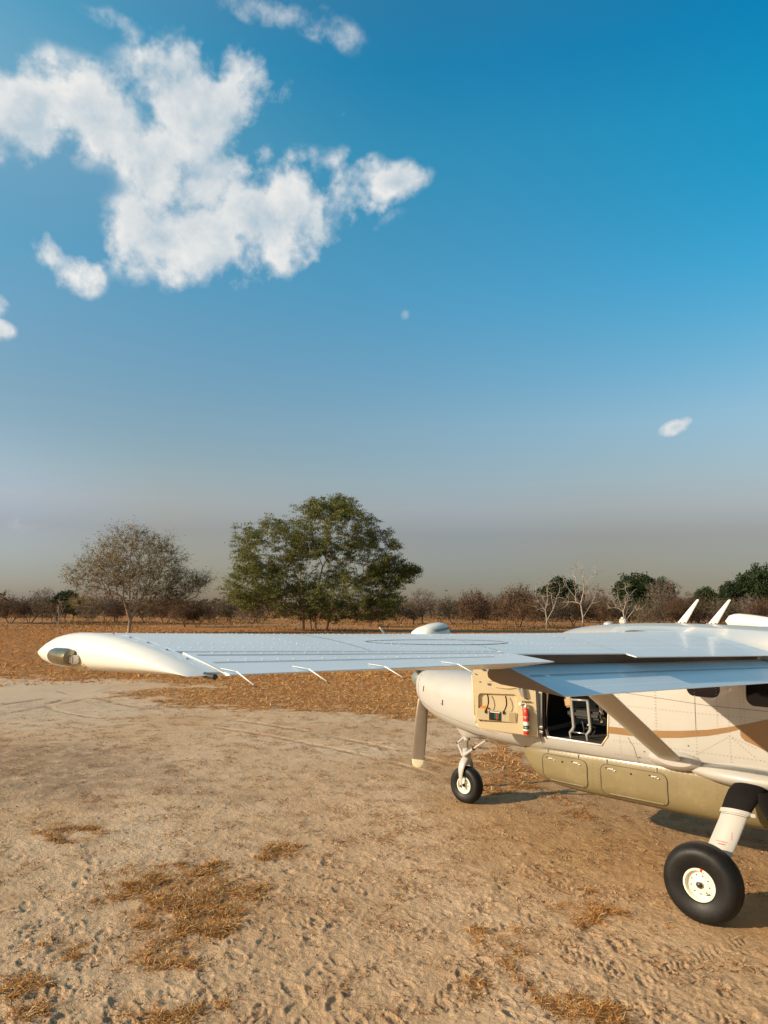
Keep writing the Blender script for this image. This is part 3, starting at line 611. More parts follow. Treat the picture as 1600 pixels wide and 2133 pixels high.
for s_ in range(4):
    rs = np.random.RandomState(50+s_); red = s_ % 2 == 0
    env = [((rs.uniform(-.6, .6), 0, 2.6), (2.6, 2.4, 1.7), .55), ((rs.uniform(-2, -1), .4, 2.0), (1.5, 1.5, 1.3), .22), ((rs.uniform(1, 2), -.4, 2.1), (1.6, 1.5, 1.2), .23)]
    st = [[(0, 0, -.1), (rs.uniform(-.2, .2), 0, .5), (rs.uniform(-.5, .5), .1, 1.3)], [(.15, .1, -.1), (.6, .2, .7), (1.2, .3, 1.5)], [(-.1, 0, -.1), (-.5, -.1, .7), (-1.2, 0, 1.4)]]
    proto('thicket%d' % s_, 60+s_, 230, env, st, bush_red if red else bush_grey, leaf_brown if red else leaf_grey, 11, .62, 2 if red else 1, .07, .16, zmin=.35, cname='dry_foliage')
for s_ in range(3):
    rs = np.random.RandomState(80+s_); env = [((rs.uniform(-.5, .5), 0, 6.2), (2.6, 2.4, 1.8), .35), ((-2.0, .3, 4.9), (2.0, 2.0, 1.6), .22), ((2.1, -.2, 5.2), (2.0, 1.9, 1.5), .22), ((rs.uniform(-1, 1), 0, 3.8), (3.2, 2.6, 1.3), .21)]
    st = [[(0, 0, -.1), (.1, 0, 1.2), (0, .1, 2.6), (.3, 0, 4.2)], [(.1, 0, 1.2), (-.9, .1, 2.8), (-1.6, 0, 4.0)]]
    proto('evergreen%d' % s_, 90+s_, 200, env, st, bark_dark, leaf_deep, 3, .5, 26, .17, .34, .02, zmin=1.6)
for s_ in range(2):
    rs = np.random.RandomState(100+s_); env = [((0, 0, 4.3), (2.6, 2.3, 1.7), .6), ((rs.uniform(-1.5, 1.5), 0, 3.2), (2.4, 2.2, 1.3), .4)]
    st = [[(0, 0, -.1), (.1, 0, .8), (0, .1, 1.8), (.2, 0, 2.8)], [(.1, 0, .8), (.8, .1, 1.9)]]
    proto('baretree%d' % s_, 110+s_, 260, env, st, bush_grey, leaf_grey, 9, .65, 0, .08, .2, zmin=1.4)
for s_ in range(3):
    rs = np.random.RandomState(120+s_); env = [((rs.uniform(-.4, .4), 0, 4.8), (2.4, 1.4, 1.9), .7), ((rs.uniform(-1, 1), 0, 3.0), (2.7, 1.4, 1.0), .3)]
    st = [[(0, 0, -.1), (.1, 0, 1.1), (-.1, .1, 2.4), (.3, 0, 3.8), (.2, 0, 5.0)], [(.1, 0, 1.1), (1.1, .1, 2.5), (1.6, .1, 3.6)], [(-.1, .1, 2.4), (-1.2, 0, 3.6)]]
    proto('deadtree%d' % s_, 130+s_, 60, env, st, bark_white, leaf_grey, 3, .9, 0, .08, .2, .020, .4, .3, zmin=1.8)
used = set()
LBL = {}
def plant(kind, px, base, top, label, cat, group, name, rz=None, wide=1.):
    if 'evergreen' in kind: top += 12 if px < 1500 else 30
    loc = at(px, base); d = (loc-Vector((CAMP.x, CAMP.y, 0))).length; H = (base-top)/FPX*d/ math.cos(math.atan2(abs(px-800), FPX))**0
    o, ch, h0 = PROTO[kind]; s_ = H/h0
    if kind not in used:
        used.add(kind); r__ = o; r__.name = name
    else:
        r__ = o.copy(); COL.objects.link(r__)
        for c in ch:
            q = c.copy(); COL.objects.link(q); q.parent = r__
        r__.name = name
    r__.location = (loc.x, loc.y, 0); r__.scale = (s_*wide, s_*wide, s_); r__.rotation_euler = (0, 0, rnd.uniform(0, 6.28) if rz is None else rz)
    tag(r__, label, cat, group); return r__
GB = 'bare brown thickets along the far tree line'; GE = 'dark evergreen trees along the far tree line'; GD = 'bleached dead trees in front of the tree line'; GG = 'grey leafless trees along the far tree line'
ORD = ['first', 'second', 'third', 'fourth', 'fifth', 'sixth', 'seventh', 'eighth', 'ninth', 'tenth', 'eleventh', 'twelfth', 'thirteenth', 'fourteenth', 'fifteenth', 'sixteenth', 'seventeenth', 'eighteenth', 'nineteenth', 'twentieth']
BG = [  # kind, px, base, top, width factor
 ('thicket1', -30, 1297, 1248, 1.1), ('thicket0', 22, 1299, 1251, 1.1), ('thicket3', 62, 1297, 1248, 1.1), ('baretree0', 88, 1296, 1233, .9), ('evergreen0', 135, 1296, 1229, 1.), ('evergreen2', 152, 1297, 1240, .9), ('thicket2', 112, 1300, 1259, 1.), ('thicket1', 185, 1301, 1252, 1.),
 ('baretree1', 218, 1301, 1244, .8), ('thicket0', 240, 1298, 1250, 1.1), ('thicket3', 305, 1299, 1252, 1.1), ('thicket2', 345, 1300, 1250, 1.), ('thicket0', 385, 1306, 1253, 1.), ('thicket2', 412, 1306, 1256, .9), ('evergreen1', 420, 1291, 1243, .9), ('evergreen0', 374, 1291, 1243, .9), ('thicket1', 446, 1298, 1250, 1.), ('thicket3', 478, 1298, 1250, 1.1),
 ('thicket1', 520, 1304, 1262, 1.1), ('thicket2', 770, 1306, 1258, 1.), ('evergreen1', 798, 1300, 1238, 1.1), ('thicket1', 832, 1300, 1248, 1.), 
 ('baretree0', 880, 1300, 1228, 1.), ('thicket3', 862, 1300, 1254, .9), ('thicket1', 918, 1298, 1250, 1.1), ('thicket0', 985, 1310, 1233, .82), ('thicket2', 1010, 1305, 1243, .9), ('thicket3', 945, 1300, 1246, 1.), ('evergreen0', 960, 1290, 1244, 1.1), ('thicket1', 1048, 1302, 1240, 1.),
 ('thicket0', 1080, 1307, 1224, .85), ('evergreen2', 1080, 1294, 1226, .9), ('thicket2', 1105, 1309, 1250, .9), ('evergreen1', 1168, 1297, 1200, 1.), ('thicket3', 1150, 1306, 1240, 1.), ('thicket2', 1195, 1305, 1246, 1.), ('baretree1', 1240, 1304, 1222, .9), ('thicket0', 1255, 1306, 1250, 1.),
 ('evergreen0', 1330, 1299, 1197, .95), ('evergreen2', 1382, 1300, 1205, .8), ('baretree0', 1385, 1305, 1216, 1.), ('thicket1', 1300, 1306, 1256, 1.), ('thicket3', 1345, 1308, 1256, 1.), ('thicket0', 1405, 1307, 1252, 1.), ('thicket2', 1440, 1306, 1247, 1.), ('evergreen1', 1474, 1298, 1223, .85), ('thicket1', 1478, 1307, 1252, 1.),
 ('evergreen0', 1528, 1297, 1197, .8), ('evergreen2', 1586, 1298, 1168, .85), ('thicket3', 1520, 1307, 1255, 1.), ('baretree1', 1562, 1306, 1247, 1.), ('thicket0', 1598, 1307, 1255, 1.), ('evergreen1', 1650, 1298, 1185, .9), ('thicket2', 1640, 1307, 1250, 1.)]
cnt = {}
def side_of(px):
    if px < 268: return 'from the left edge, before the leafless tree', 0
    if px < 665: return 'going right from leafless tree to acacia', 1
    if px < 1130: return 'going right from acacia to dead trees', 2
    return 'going right from first dead tree', 3
BG.sort(key=lambda b: b[1])
LOOK = {'thicket0': 'dense rusty brown thicket', 'thicket1': 'grey brown twiggy thicket', 'thicket2': 'low reddish brown bare bush', 'thicket3': 'wide greyish leafless bush', 'evergreen0': 'dark green round crowned tree', 'evergreen1': 'dark broad evergreen tree', 'evergreen2': 'tall deep green bushy tree', 'baretree0': 'pale grey leafless tree', 'baretree1': 'fine twigged bare grey tree'}
for kind, px, b, t_, wd in BG:
    sd, si = side_of(px); key = (kind, si); cnt[key] = cnt.get(key, 0)+1
    lab = '%s %s %s' % (ORD[cnt[key]-1], LOOK[kind], sd)
    g = GB if 'thicket' in kind else GE if 'ever' in kind else GG; nm = 'thicket' if 'thicket' in kind else 'evergreen_tree' if 'ever' in kind else 'bare_tree'
    plant(kind, px, b, t_, lab, 'bush' if nm == 'thicket' else 'tree', g, nm, None, wd)
plant('deadtree0', 1138, 1311, 1212, 'bleached dead tree with wide low arms, leftmost of the three dead trees', 'tree', GD, 'dead_tree', face_cam(at(1138, 1311)), .8)
plant('deadtree1', 1213, 1311, 1180, 'tallest bleached dead tree, middle of the three behind the wing', 'tree', GD, 'dead_tree', face_cam(at(1213, 1311)), .85)
plant('deadtree2', 1301, 1310, 1222, 'short bleached dead tree behind the roof puck, rightmost of the three', 'tree', GD, 'dead_tree', face_cam(at(1301, 1310)), 1.1)
plant('deadtree2', 120, 1322, 1254, 'small thin dead sapling standing behind the wing tip', 'sapling', None, 'dead_sapling', 1.0, .42)
# far woodland that reads as one brown-grey mass
rw = np.random.RandomState(77); n_ = 2600; an = hd+rw.uniform(-1.1, 1.1, n_); dd = rw.uniform(165, 330, n_); hh = 2.2+2.4*vnoise(an*60, dd*0, 4)+rw.uniform(-.5, .8, n_)
C_ = np.stack([CAMP.x+dd*np.cos(an), CAMP.y+dd*np.sin(an), hh*.62], 1)
pts_ = np.repeat(C_, 26, 0)+rw.normal(0, 1, (n_*26, 3))*np.stack([np.full(n_*26, 1.5), np.full(n_*26, 1.5), np.repeat(hh*.28, 26)], 1); pts_[:, 2] = np.abs(pts_[:, 2])
fw = empty('tmp', (0, 0, 0)); wmat = leafmat('far_wood_brown', (.115, .075, .048), .15, .45)
fo = mk('far_wood', [leaves(pts_, 1, .1, .42, 3, 1, .6)], wmat, None); bpy.data.objects.remove(fw); tag(fo, 'continuous low brown bushland along the horizon behind the trees', 'woodland', kind='stuff')
# tall tawny grass under and between the trees
rg_ = np.random.RandomState(78); n_ = 170000; an = hd+rg_.uniform(-.75, .75, n_); dd = rg_.uniform(0, 1, n_)**.8*150+70
X = CAMP.x+dd*np.cos(an); Y = CAMP.y+dd*np.sin(an); dens_ = fbm(X*.05, Y*.12, 4, 44); k_ = rg_.rand(n_) < np.clip((dens_-.40)*6, .05, 1)*np.clip((dd-72)/30, .15, 1); X = X[k_]; Y = Y[k_]
tall = [leafmat('tall_grass_tawny', (.42, .20, .055), .2), leafmat('tall_grass_rust', (.33, .15, .055), .2), leafmat('tall_grass_gold', (.42, .25, .09), .2)]
tag(blades(len(X), X, Y, np.zeros(len(X)), .12, .38, .045, 1.3, 9, 'tall_dry_grass', tall), 'tawny dry grass standing below the distant trees', 'grass', kind='stuff')

# ------------------------------------------------------------------ the aeroplane (one thing; its origin is the ground point under the wheels)
plane = empty('light_aeroplane', (0, 0, 0))
tag(plane, 'white high wing aeroplane with gold cargo pod, parked on sand with cockpit door open', 'aeroplane')
# fuselage sections: x, half width, bottom, z of greatest width, top, exponent below, above
FS = [(-7.25, .05, 2.02, 2.18, 2.30, 2, 2), (-6.6, .14, 1.90, 2.15, 2.42, 2.2, 2.2), (-5, .36, 1.62, 2.0, 2.52, 2.4, 2.4), (-3.6, .58, 1.34, 1.85, 2.60, 2.8, 2.5), (-2.4, .74, 1.14, 1.75, 2.66, 3.2, 2.7), (-1.4, .80, 1.04, 1.68, 2.70, 3.8, 3.0), (0, .82, 1.02, 1.65, 2.77, 4.2, 3.2), (1.2, .82, 1.02, 1.65, 2.77, 4.2, 3.2), (2.0, .81, 1.02, 1.65, 2.70, 4.0, 3.0), (2.35, .80, 1.02, 1.62, 2.57, 3.8, 2.8), (2.7, .77, 1.02, 1.58, 2.24, 3.6, 2.6), (3.02, .72, 1.02, 1.54, 2.02, 3.3, 2.5)]
TIPX = 0
CS = [(3.02, .72, 1.02, 1.54, 2.02, 3.3, 2.5), (3.45, .655, 1.035, 1.54, 1.99, 3.0, 2.5), (3.9, .575, 1.085, 1.55, 1.98, 2.7, 2.4), (4.2, .525, 1.14, 1.57, 1.98, 2.5, 2.3), (4.45, .475, 1.21, 1.61, 1.98, 2.4, 2.3), (4.65, .43, 1.31, 1.66, 1.975, 2.3, 2.2), (4.76, .375, 1.42, 1.69, 1.96, 2.2, 2.2), (4.83, .29, 1.51, 1.72, 1.93, 2.1, 2.1)]
def sec_at(T, x):
    for a, b in zip(T[:-1], T[1:]):
        if x <= b[0]: break
    f = min(1, max(0, (x-a[0])/(b[0]-a[0]))); i = T.index(a)
    p0 = T[max(i-1, 0)]; p3 = T[min(i+2, len(T)-1)]; out = [x]
    for k in range(1, 7):                           # monotone-ish cubic through the stations
        m0 = (b[k]-p0[k])/(b[0]-p0[0]) if i > 0 else (b[k]-a[k])/(b[0]-a[0]); m1 = (p3[k]-a[k])/(p3[0]-a[0]) if i+2 < len(T) else (b[k]-a[k])/(b[0]-a[0]); h = b[0]-a[0]
        out.append((2*f**3-3*f*f+1)*a[k]+(f**3-2*f*f+f)*h*m0+(-2*f**3+3*f*f)*b[k]+(f**3-f*f)*h*m1)
    return out
def ring(T, x, n=56, off=0.):
    _, w_, zb, zm, zt, nb, nt_ = sec_at(T, x); out = []
    for k in range(n):
        t = 2*math.pi*k/n; c, s_ = math.cos(t), math.sin(t); e = nt_ if s_ >= 0 else nb; H = (zt-zm-off) if s_ >= 0 else (zm-zb-off)
        out.append(Vector((x, (w_-off)*math.copysign(abs(c)**(2/e), c), zm+math.copysign(H*abs(s_)**(2/e), s_))))
    return out
def side_y(T, x, z):
    _, w_, zb, zm, zt, nb, nt_ = sec_at(T, x); H, e = (zt-zm, nt_) if z >= zm else (zm-zb, nb)
    return w_*max(0, 1-min(1, abs((z-zm)/H))**e)**(1/e)
def loft_body(T, xs, m, off=0., n=56):
    mb = MB(); mb.loft([ring(T, x, n, off) for x in xs], m, True, True); return mb
def tmpobj(mb, name='tmp'): return mb.build(name, sharp=0)
def boolean(o, cutters, op='DIFFERENCE'):
    for c in cutters:
        md = o.modifiers.new('b', 'BOOLEAN'); md.object = c; md.operation = op; md.solver = 'EXACT'
        dg = bpy.context.evaluated_depsgraph_get(); me = bpy.data.meshes.new_from_object(o.evaluated_get(dg)); o.modifiers.clear(); old = o.data; o.data = me; bpy.data.meshes.remove(old)
    for c in cutters:
        me = c.data; bpy.data.objects.remove(c); bpy.data.meshes.remove(me)
def resharp(o, ang=35):
    bm = bmesh.new(); bm.from_mesh(o.data)
    for f in bm.faces: f.smooth = True
    for e in bm.edges: e.smooth = not (len(e.link_faces) == 2 and e.calc_face_angle(0) > R(ang))
    bm.to_mesh(o.data); bm.free()
xs = list(np.arange(-7.25, -1.5, .35))+list(np.arange(-1.4, 3.0, .12))+[3.02]
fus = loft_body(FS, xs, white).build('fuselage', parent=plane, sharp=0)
cab = tmpobj(loft_body(FS, [x for x in np.arange(-2.2, 2.75, .15)], inner_m, .055))
# door opening (left), with bottom aft corner cut
dop = [(2.21, 1.30), (1.46, 1.30), (1.37, 1.42), (1.355, 1.68), (1.46, 2.05), (1.60, 2.40), (2.20, 2.40), (2.235, 1.42)]
dcut = tmpobj(MB().prism([(x, .45, z) for x, z in dop], (0, .6, 0), inner_m))
def rrect(x0, x1, z0, z1, r, n=5):
    out = []
    for cx, cz, a0 in ((x1-r, z1-r, 0), (x0+r, z1-r, 90), (x0+r, z0+r, 180), (x1-r, z0+r, 270)):
        for k in range(n+1):
            a = R(a0+90*k/n); out.append((cx+r*math.cos(a), cz+r*math.sin(a)))
    return out
WINS = [(.06, .42, 1.985, 2.40), (-.62, -.20, 1.94, 2.36), (-1.25, -.83, 1.94, 2.36), (-1.9, -1.48, 1.94, 2.36), (-2.6, -2.16, 1.95, 2.34), (-3.3, -2.85, 1.98, 2.32)]
cuts = [tmpobj(MB().prism([(x, .35, z) for x, z in rrect(a, b, c, d, .09)], (0, .8, 0), inner_m)) for a, b, c, d in WINS[:4]]
boolean(fus, [cab, dcut]+cuts); resharp(fus)
if inner_m.name not in [m.name for m in fus.data.materials if m]: fus.data.materials.append(inner_m)
# decals that follow a body surface: strips, lines and rivet rows lying a few mm proud, joined into the part they mark
def skin(T, sgn=1, off=.003):
    def f(x, z):
        y = side_y(T, x, z); return Vector((x, sgn*(y+off), z))
    return f
def line_on(mb, f, pts, wd, m, step=.06):
    P = []
    for (x0, z0), (x1, z1) in zip(pts[:-1], pts[1:]):
        n = max(1, int(math.hypot(x1-x0, z1-z0)/step)); P += [(x0+(x1-x0)*k/n, z0+(z1-z0)*k/n) for k in range(n)]
    P.append(pts[-1]); L_, R_ = [], []
    for i, (x, z) in enumerate(P):
        a = P[max(i-1, 0)]; b = P[min(i+1, len(P)-1)]; dx, dz = b[0]-a[0], b[1]-a[1]; l = math.hypot(dx, dz)+1e-9; nx_, nz_ = -dz/l*wd/2, dx/l*wd/2
        L_.append(f(x+nx_, z+nz_)); R_.append(f(x-nx_, z-nz_))
    n = len(P); mb.add(L_+R_, [[i, i+1, n+i+1, n+i] for i in range(n-1)], m, True)
def rivets_on(mb, f, pts, gap, m, r=.0055, jitter=0):
    for (x0, z0), (x1, z1) in zip(pts[:-1], pts[1:]):
        L = math.hypot(x1-x0, z1-z0); n = max(1, int(L/gap)); dx, dz = (x1-x0)/L, (z1-z0)/L
        for k in range(n):
            x = x0+(x1-x0)*k/n; z = z0+(z1-z0)*k/n; c = f(x, z); a = (f(x+.004, z)-c).normalized()*r; b = (f(x, z+.004)-c).normalized()*r
            h = a.cross(b).normalized()*r*.5
            if h.dot(c-Vector((c.x, 0, 1.7))) < 0 and abs(c.y) > .1: h = -h
            mb.add([c-a, c-b, c+a, c+b, c+h], [[0, 1, 4], [1, 2, 4], [2, 3, 4], [3, 0, 4]], m, True)
for sg in (1, -1):
    f = skin(FS, sg); f2 = skin(FS, sg, .006); mb = MB()
    # gold swoosh: (x, z low, z high)
    sw = [(1.36, 1.455, 1.535), (1.1, 1.46, 1.54), (.8, 1.475, 1.555), (.5, 1.515, 1.59), (.2, 1.575, 1.64), (0, 1.635, 1.69), (-.2, 1.71, 1.75), (-.45, 1.80, 1.835), (-.8, 1.92, 1.94), (-1.3, 2.04, 2.05)]
    if sg < 0: sw = [(2.6, 1.46, 1.50), (2.0, 1.45, 1.52)]+sw
    v = []; fs_ = []
    for x, a, b in sw: v += [f(x, a+(b-a)*k/3) for k in range(4)]
    for i in range(len(sw)-1): fs_ += [[i*4+k, i*4+k+1, i*4+k+5, i*4+k+4] for k in range(3)]
    mb.add(v, fs_, stripe_m)
    lo = [(-.13, 1.62, 1.68), (-.17, 1.57, 1.72), (-.26, 1.54, 1.75), (-.4, 1.48, 1.80), (-.6, 1.42, 1.86), (-.9, 1.36, 1.93), (-1.4, 1.32, 2.0), (-2.2, 1.38, 2.05), (-3.2, 1.55, 2.12), (-4.4, 1.78, 2.16), (-5.5, 1.9, 2.2)]
    v = []; fs_ = []
    for x, a, b in lo: v += [f(x, a+(b-a)*k/5) for k in range(6)]
    for i in range(len(lo)-1): fs_ += [[i*6+k, i*6+k+1, i*6+k+7, i*6+k+6] for k in range(5)]
    mb.add(v, fs_, stripe_m)
    mb.build('gold_stripe', parent=plane, sharp=0, recalc=False)
    mb = MB()
    for x in (1.22, .78, .33, -.02, -.45, -.95, -1.45, -2.0): rivets_on(mb, f2, [(x, 1.22), (x, 2.45)], .035, rivet_m)
    for x in (.80, -.43): rivets_on(mb, f2, [(x-.03, 1.22), (x-.03, 2.45)], .035, rivet_m)
    for z in (1.22, 1.38, 1.80): rivets_on(mb, f2, [(1.3, z), (-2, z+.02)], .04, rivet_m)
    rivets_on(mb, f2, [(.42, 1.30), (-.02, 1.60)], .03, rivet_m); rivets_on(mb, f2, [(-.02, 1.60), (-.30, 1.50)], .03, rivet_m); rivets_on(mb, f2, [(-.02, 1.60), (-.28, 1.40)], .03, rivet_m)
    for x in (.10, -.14, -.18): rivets_on(mb, f2, [(x, 1.60), (x, 2.40)], .03, rivet_m)
    line_on(mb, f, [(1.30, 1.96), (.2, 1.90), (-1.5, 1.90)], .004, line_m); line_on(mb, f, [(1.12, 1.44), (1.05, 1.33), (1.02, 1.14)], .005, line_m)
    line_on(mb, f, [(.33, 1.98), (.33, 1.62), (.30, 1.58)], .004, line_m); line_on(mb, f, [(.32, 1.32), (.30, 1.08)], .004, line_m); line_on(mb, f, [(2.31, 2.0), (2.31, 1.2), (2.26, 1.06)], .005, line_m)
    for x, z in ((.93, 1.30), (.42, 1.44), (1.0, 1.22)): rivets_on(mb, f2, [(x, z), (x+.01, z)], .02, blackp, .009)
    o_ = mb.build('skin_rivets', parent=plane, sharp=0, recalc=False); o_['kind'] = 'stuff'
    if sg < 0: o_['kind'] = 'stuff'
wmb = None
for sg in (1, -1):
    for i, (a, b, c, d) in enumerate(WINS):
        f = skin(FS, sg, -.018 if (sg > 0 and i < 4) else .003); pts = rrect(a-.005, b+.005, c-.005, d+.005, .09, 6); ctr = f((a+b)/2, (c+d)/2)
        mb = MB(); mb.add([f(x, z) for x, z in pts]+[ctr], [[k, (k+1) % len(pts), len(pts)] for k in range(len(pts))], glass_m); o_ = mb.build('window', parent=plane, sharp=0)
        if sg > 0 and i < 1:                         # scalloped curtain edge seen in the windows
            f = skin(FS, 1, -.03); mb = MB(); n = 14; top = d+.0; zc = c+.075; v = []
            for k in range(n*4+1):
                x = a+(b-a)*k/(n*4); v.append(f(x, zc-.016*abs(math.sin(math.pi*k/4)))); v.append(f(x, zc+.03))
            mb.add(v, [[2*k, 2*k+1, 2*k+3, 2*k+2] for k in range(n*4)], under_m); mb.build('curtain', parent=o_, sharp=0)
# windscreen glass, a dark wrap-round panel
mb = MB(); v = []
for i in range(9):
    x = 2.30+.62*i/8
    for k in range(25):
        _, w_, zb, zm, zt, nb, nt_ = sec_at(FS, x); t = R(38+104*k/24); c, s_ = math.cos(t), math.sin(t)
        v.append(Vector((x, (w_+.004)*math.copysign(abs(c)**(2/nt_), c), zm+(zt-zm+.004)*abs(s_)**(2/nt_))))
mb.add(v, [[i*25+k, i*25+k+1, (i+1)*25+k+1, (i+1)*25+k] for i in range(8) for k in range(24) if k != 12], glass_m); mb.build('windscreen', parent=plane, sharp=0)
# cowling
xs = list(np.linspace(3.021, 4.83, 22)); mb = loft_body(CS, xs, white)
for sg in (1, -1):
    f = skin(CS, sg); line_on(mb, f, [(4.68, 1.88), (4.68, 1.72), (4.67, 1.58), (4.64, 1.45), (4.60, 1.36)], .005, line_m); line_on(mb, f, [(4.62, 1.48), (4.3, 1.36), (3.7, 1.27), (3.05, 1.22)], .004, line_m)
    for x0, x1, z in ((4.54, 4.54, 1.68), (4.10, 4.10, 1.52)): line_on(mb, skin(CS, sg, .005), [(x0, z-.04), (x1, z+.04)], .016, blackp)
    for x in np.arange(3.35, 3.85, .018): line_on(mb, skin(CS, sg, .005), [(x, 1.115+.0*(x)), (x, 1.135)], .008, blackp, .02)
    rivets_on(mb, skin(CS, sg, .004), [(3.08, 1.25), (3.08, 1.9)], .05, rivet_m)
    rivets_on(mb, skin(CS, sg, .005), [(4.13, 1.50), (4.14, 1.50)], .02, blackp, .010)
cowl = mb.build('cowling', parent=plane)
for yy in (-.16, .16): MB().lathe([(0, 0), (.06, .0), (.065, .012), (.05, .012)], (4.825, yy, 1.73), (1, 0, 0), blackp, 20).build('air_inlet', parent=cowl)
# exhaust stack (right side)
MB().tube([(3.9, -.5, 1.2), (4.0, -.66, 1.16), (3.85, -.78, 1.12), (3.6, -.84, 1.08)], [.09, .1, .1, .1], steel, 16).build('exhaust_stack', parent=plane)
# propeller: feathered, one blade hanging
HUB = Vector((4.885, 0, 1.775)); prop = empty('propeller', (0, 0, 0)); prop.parent = plane
MB().lathe([(0.001, .27), (.04, .258), (.08, .225), (.12, .17), (.15, .09), (.16, .01), (.16, -.03), (0.001, -.03)], HUB, (1, 0, 0), mat('spinner_grey_green', (.30, .31, .26), .3, metal=.5), 36).build('spinner', parent=prop)
def blade_mb(ang):
    mb = MB(); d = Vector((0, math.sin(ang), -math.cos(ang))); e = Vector((0, math.cos(ang), math.sin(ang))); ax = Vector((1, 0, 0)); secs = []
    st = [(.10, .045, .045, 88), (.22, .05, .04, 88), (.35, .085, .022, 86), (.55, .095, .016, 84), (.8, .102, .012, 82), (1.1, .102, .009, 79), (1.25, .098, .007, 77), (1.325, .088, .006, 76), (1.36, .062, .005, 76), (1.375, .026, .004, 76)]
    for s_, c, t, tw in st:
        # chord direction: mostly fore-and-aft (feathered), slightly turned
        a = R(tw-128); cdv = e*math.cos(a)+ax*math.sin(a)*(-1); nv = d.cross(cdv); secs.append([HUB+d*s_+cdv*c*math.cos(2*math.pi*k/16)+nv*t*math.sin(2*math.pi*k/16) for k in range(16)])
    mb.loft(secs, prop_m); return mb
BA = R(7)
for k in range(3):
    b_ = blade_mb(BA+k*2*math.pi/3).build('blade', parent=prop)
    if True:
        ang = BA+k*2*math.pi/3; d = Vector((0, math.sin(ang), -math.cos(ang))); e = Vector((0, math.cos(ang), math.sin(ang))); ax = Vector((1, 0, 0)); secs = []
        for s_, c, t, tw in [(1.26, .099, .009, 77), (1.327, .091, .008, 76), (1.363, .065, .007, 76), (1.379, .028, .005, 76)]:
            a = R(tw-128); cdv = e*math.cos(a)-ax*math.sin(a); nv = d.cross(cdv); secs.append([HUB+d*s_+cdv*c*math.cos(2*math.pi*q/16)+nv*t*math.sin(2*math.pi*q/16) for q in range(16)])
        MB().loft(secs, proptip_m).build('blade_tip', parent=b_)
# cargo pod
PS = [(-3.3, .10, 1.12, 1.16, 1.22, 2, 2), (-2.9, .42, .98, 1.12, 1.24, 2.4, 2), (-2.2, .64, .78, 1.06, 1.24, 3, 3), (-1.2, .72, .64, 1.02, 1.24, 3.6, 4), (0, .745, .59, 1.0, 1.24, 4, 5), (1.2, .745, .595, 1.0, 1.24, 4, 5), (1.9, .735, .605, 1.0, 1.22, 3.8, 5), (2.25, .715, .63, 1.0, 1.2, 3.4, 5), (2.45, .69, .68, 1.0, 1.18, 3.2, 4.5), (2.58, .655, .76, 1.02, 1.17, 3, 4), (2.66, .61, .87, 1.05, 1.165, 2.6, 3.5), (2.70, .57, .99, 1.10, 1.16, 2.2, 2.6)]
xs = list(np.arange(-3.3, 1.9, .2))+list(np.linspace(1.9, 2.70, 22)); mb = loft_body(PS, xs, gold)
for sg in (1, -1):
    f = skin(PS, sg, .004); line_on(mb, f, [(2.5, .735), (2.25, .685), (1.2, .66), (0, .655), (-1.2, .70)], .005, line_m)
    for x in (1.62, 1.54, .60, .16, .10, -.28): rivets_on(mb, f, [(x, .70), (x, 1.10)], .045, rivet_m)
    rivets_on(mb, f, [(2.4, 1.12), (-.5, 1.12)], .06, rivet_m)
    line_on(mb, f, [(2.5, 1.135), (.35, 1.165)], .012, line_m)
pod = mb.build('cargo_pod', parent=plane)
for sg in (1, -1):
    for x0, x1, z0, z1 in ((1.69, 2.33, .73, 1.075), (.70, 1.51, .705, 1.075), (-1.10, -.36, .72, 1.075)):
        f = skin(PS, sg, .007); P = rrect(x0, x1, z0, z1, .085, 6); mb = MB()
        n = 12; m_ = 6
        # inset panel: rings shrinking towards the centre
        rings = []
        for q in range(5):
            s_ = 1-q/5; cx, cz = (x0+x1)/2, (z0+z1)/2; rings.append([f(cx+(x-cx)*s_, cz+(z-cz)*s_) for x, z in P])
        k_ = len(P); v = [p for r__ in rings for p in r__]+[f((x0+x1)/2, (z0+z1)/2)]
        fs_ = [[q*k_+i, q*k_+(i+1) % k_, (q+1)*k_+(i+1) % k_, (q+1)*k_+i] for q in range(4) for i in range(k_)]+[[4*k_+i, 4*k_+(i+1) % k_, 5*k_] for i in range(k_)]
        mb.add(v, fs_, gold)
        P2 = P+[P[0]]; line_on(mb, skin(PS, sg, .009), P2, .007, line_m)
        rivets_on(mb, skin(PS, sg, .009), [(x0+.05, z0+.03), (x1-.05, z0+.03)], .022, rivet_m, .0032)
        dr = mb.build('pod_door', parent=pod, sharp=0)
        mb = MB(); h = skin(PS, sg, .012)
        mb.tube([h(x0+.06, z0+.022), h((x0+x1)/2, z0+.022), h(x1-.10, z0+.022)], .006, gold, 6); mb.build('hinge', parent=dr)
        for xl in (x1-.13, x0+.15):
            mb = MB(); c = h(xl, z1-.055); mb.box(c, (.075, .012, .020), steel, None, .003); mb.box(c+Vector((-.05, 0, -.010)), (.03, .014, .014), steel, None, .003); mb.box(c+Vector((.05, 0, .012)), (.022, .012, .012), blackp, None, .002); mb.build('latch', parent=dr)
        c = h((x0+x1)/2+.02, z1-.065); MB().lathe([(0, .006), (.010, .005), (.012, 0)], c, (0, sg, 0), blackp, 12).build('lock', parent=dr)
        for xl in (x1-.08, x0+.12): MB().box(h(xl, z1+.035), (.008, .008, .05), white).build('drain_tab', parent=pod)

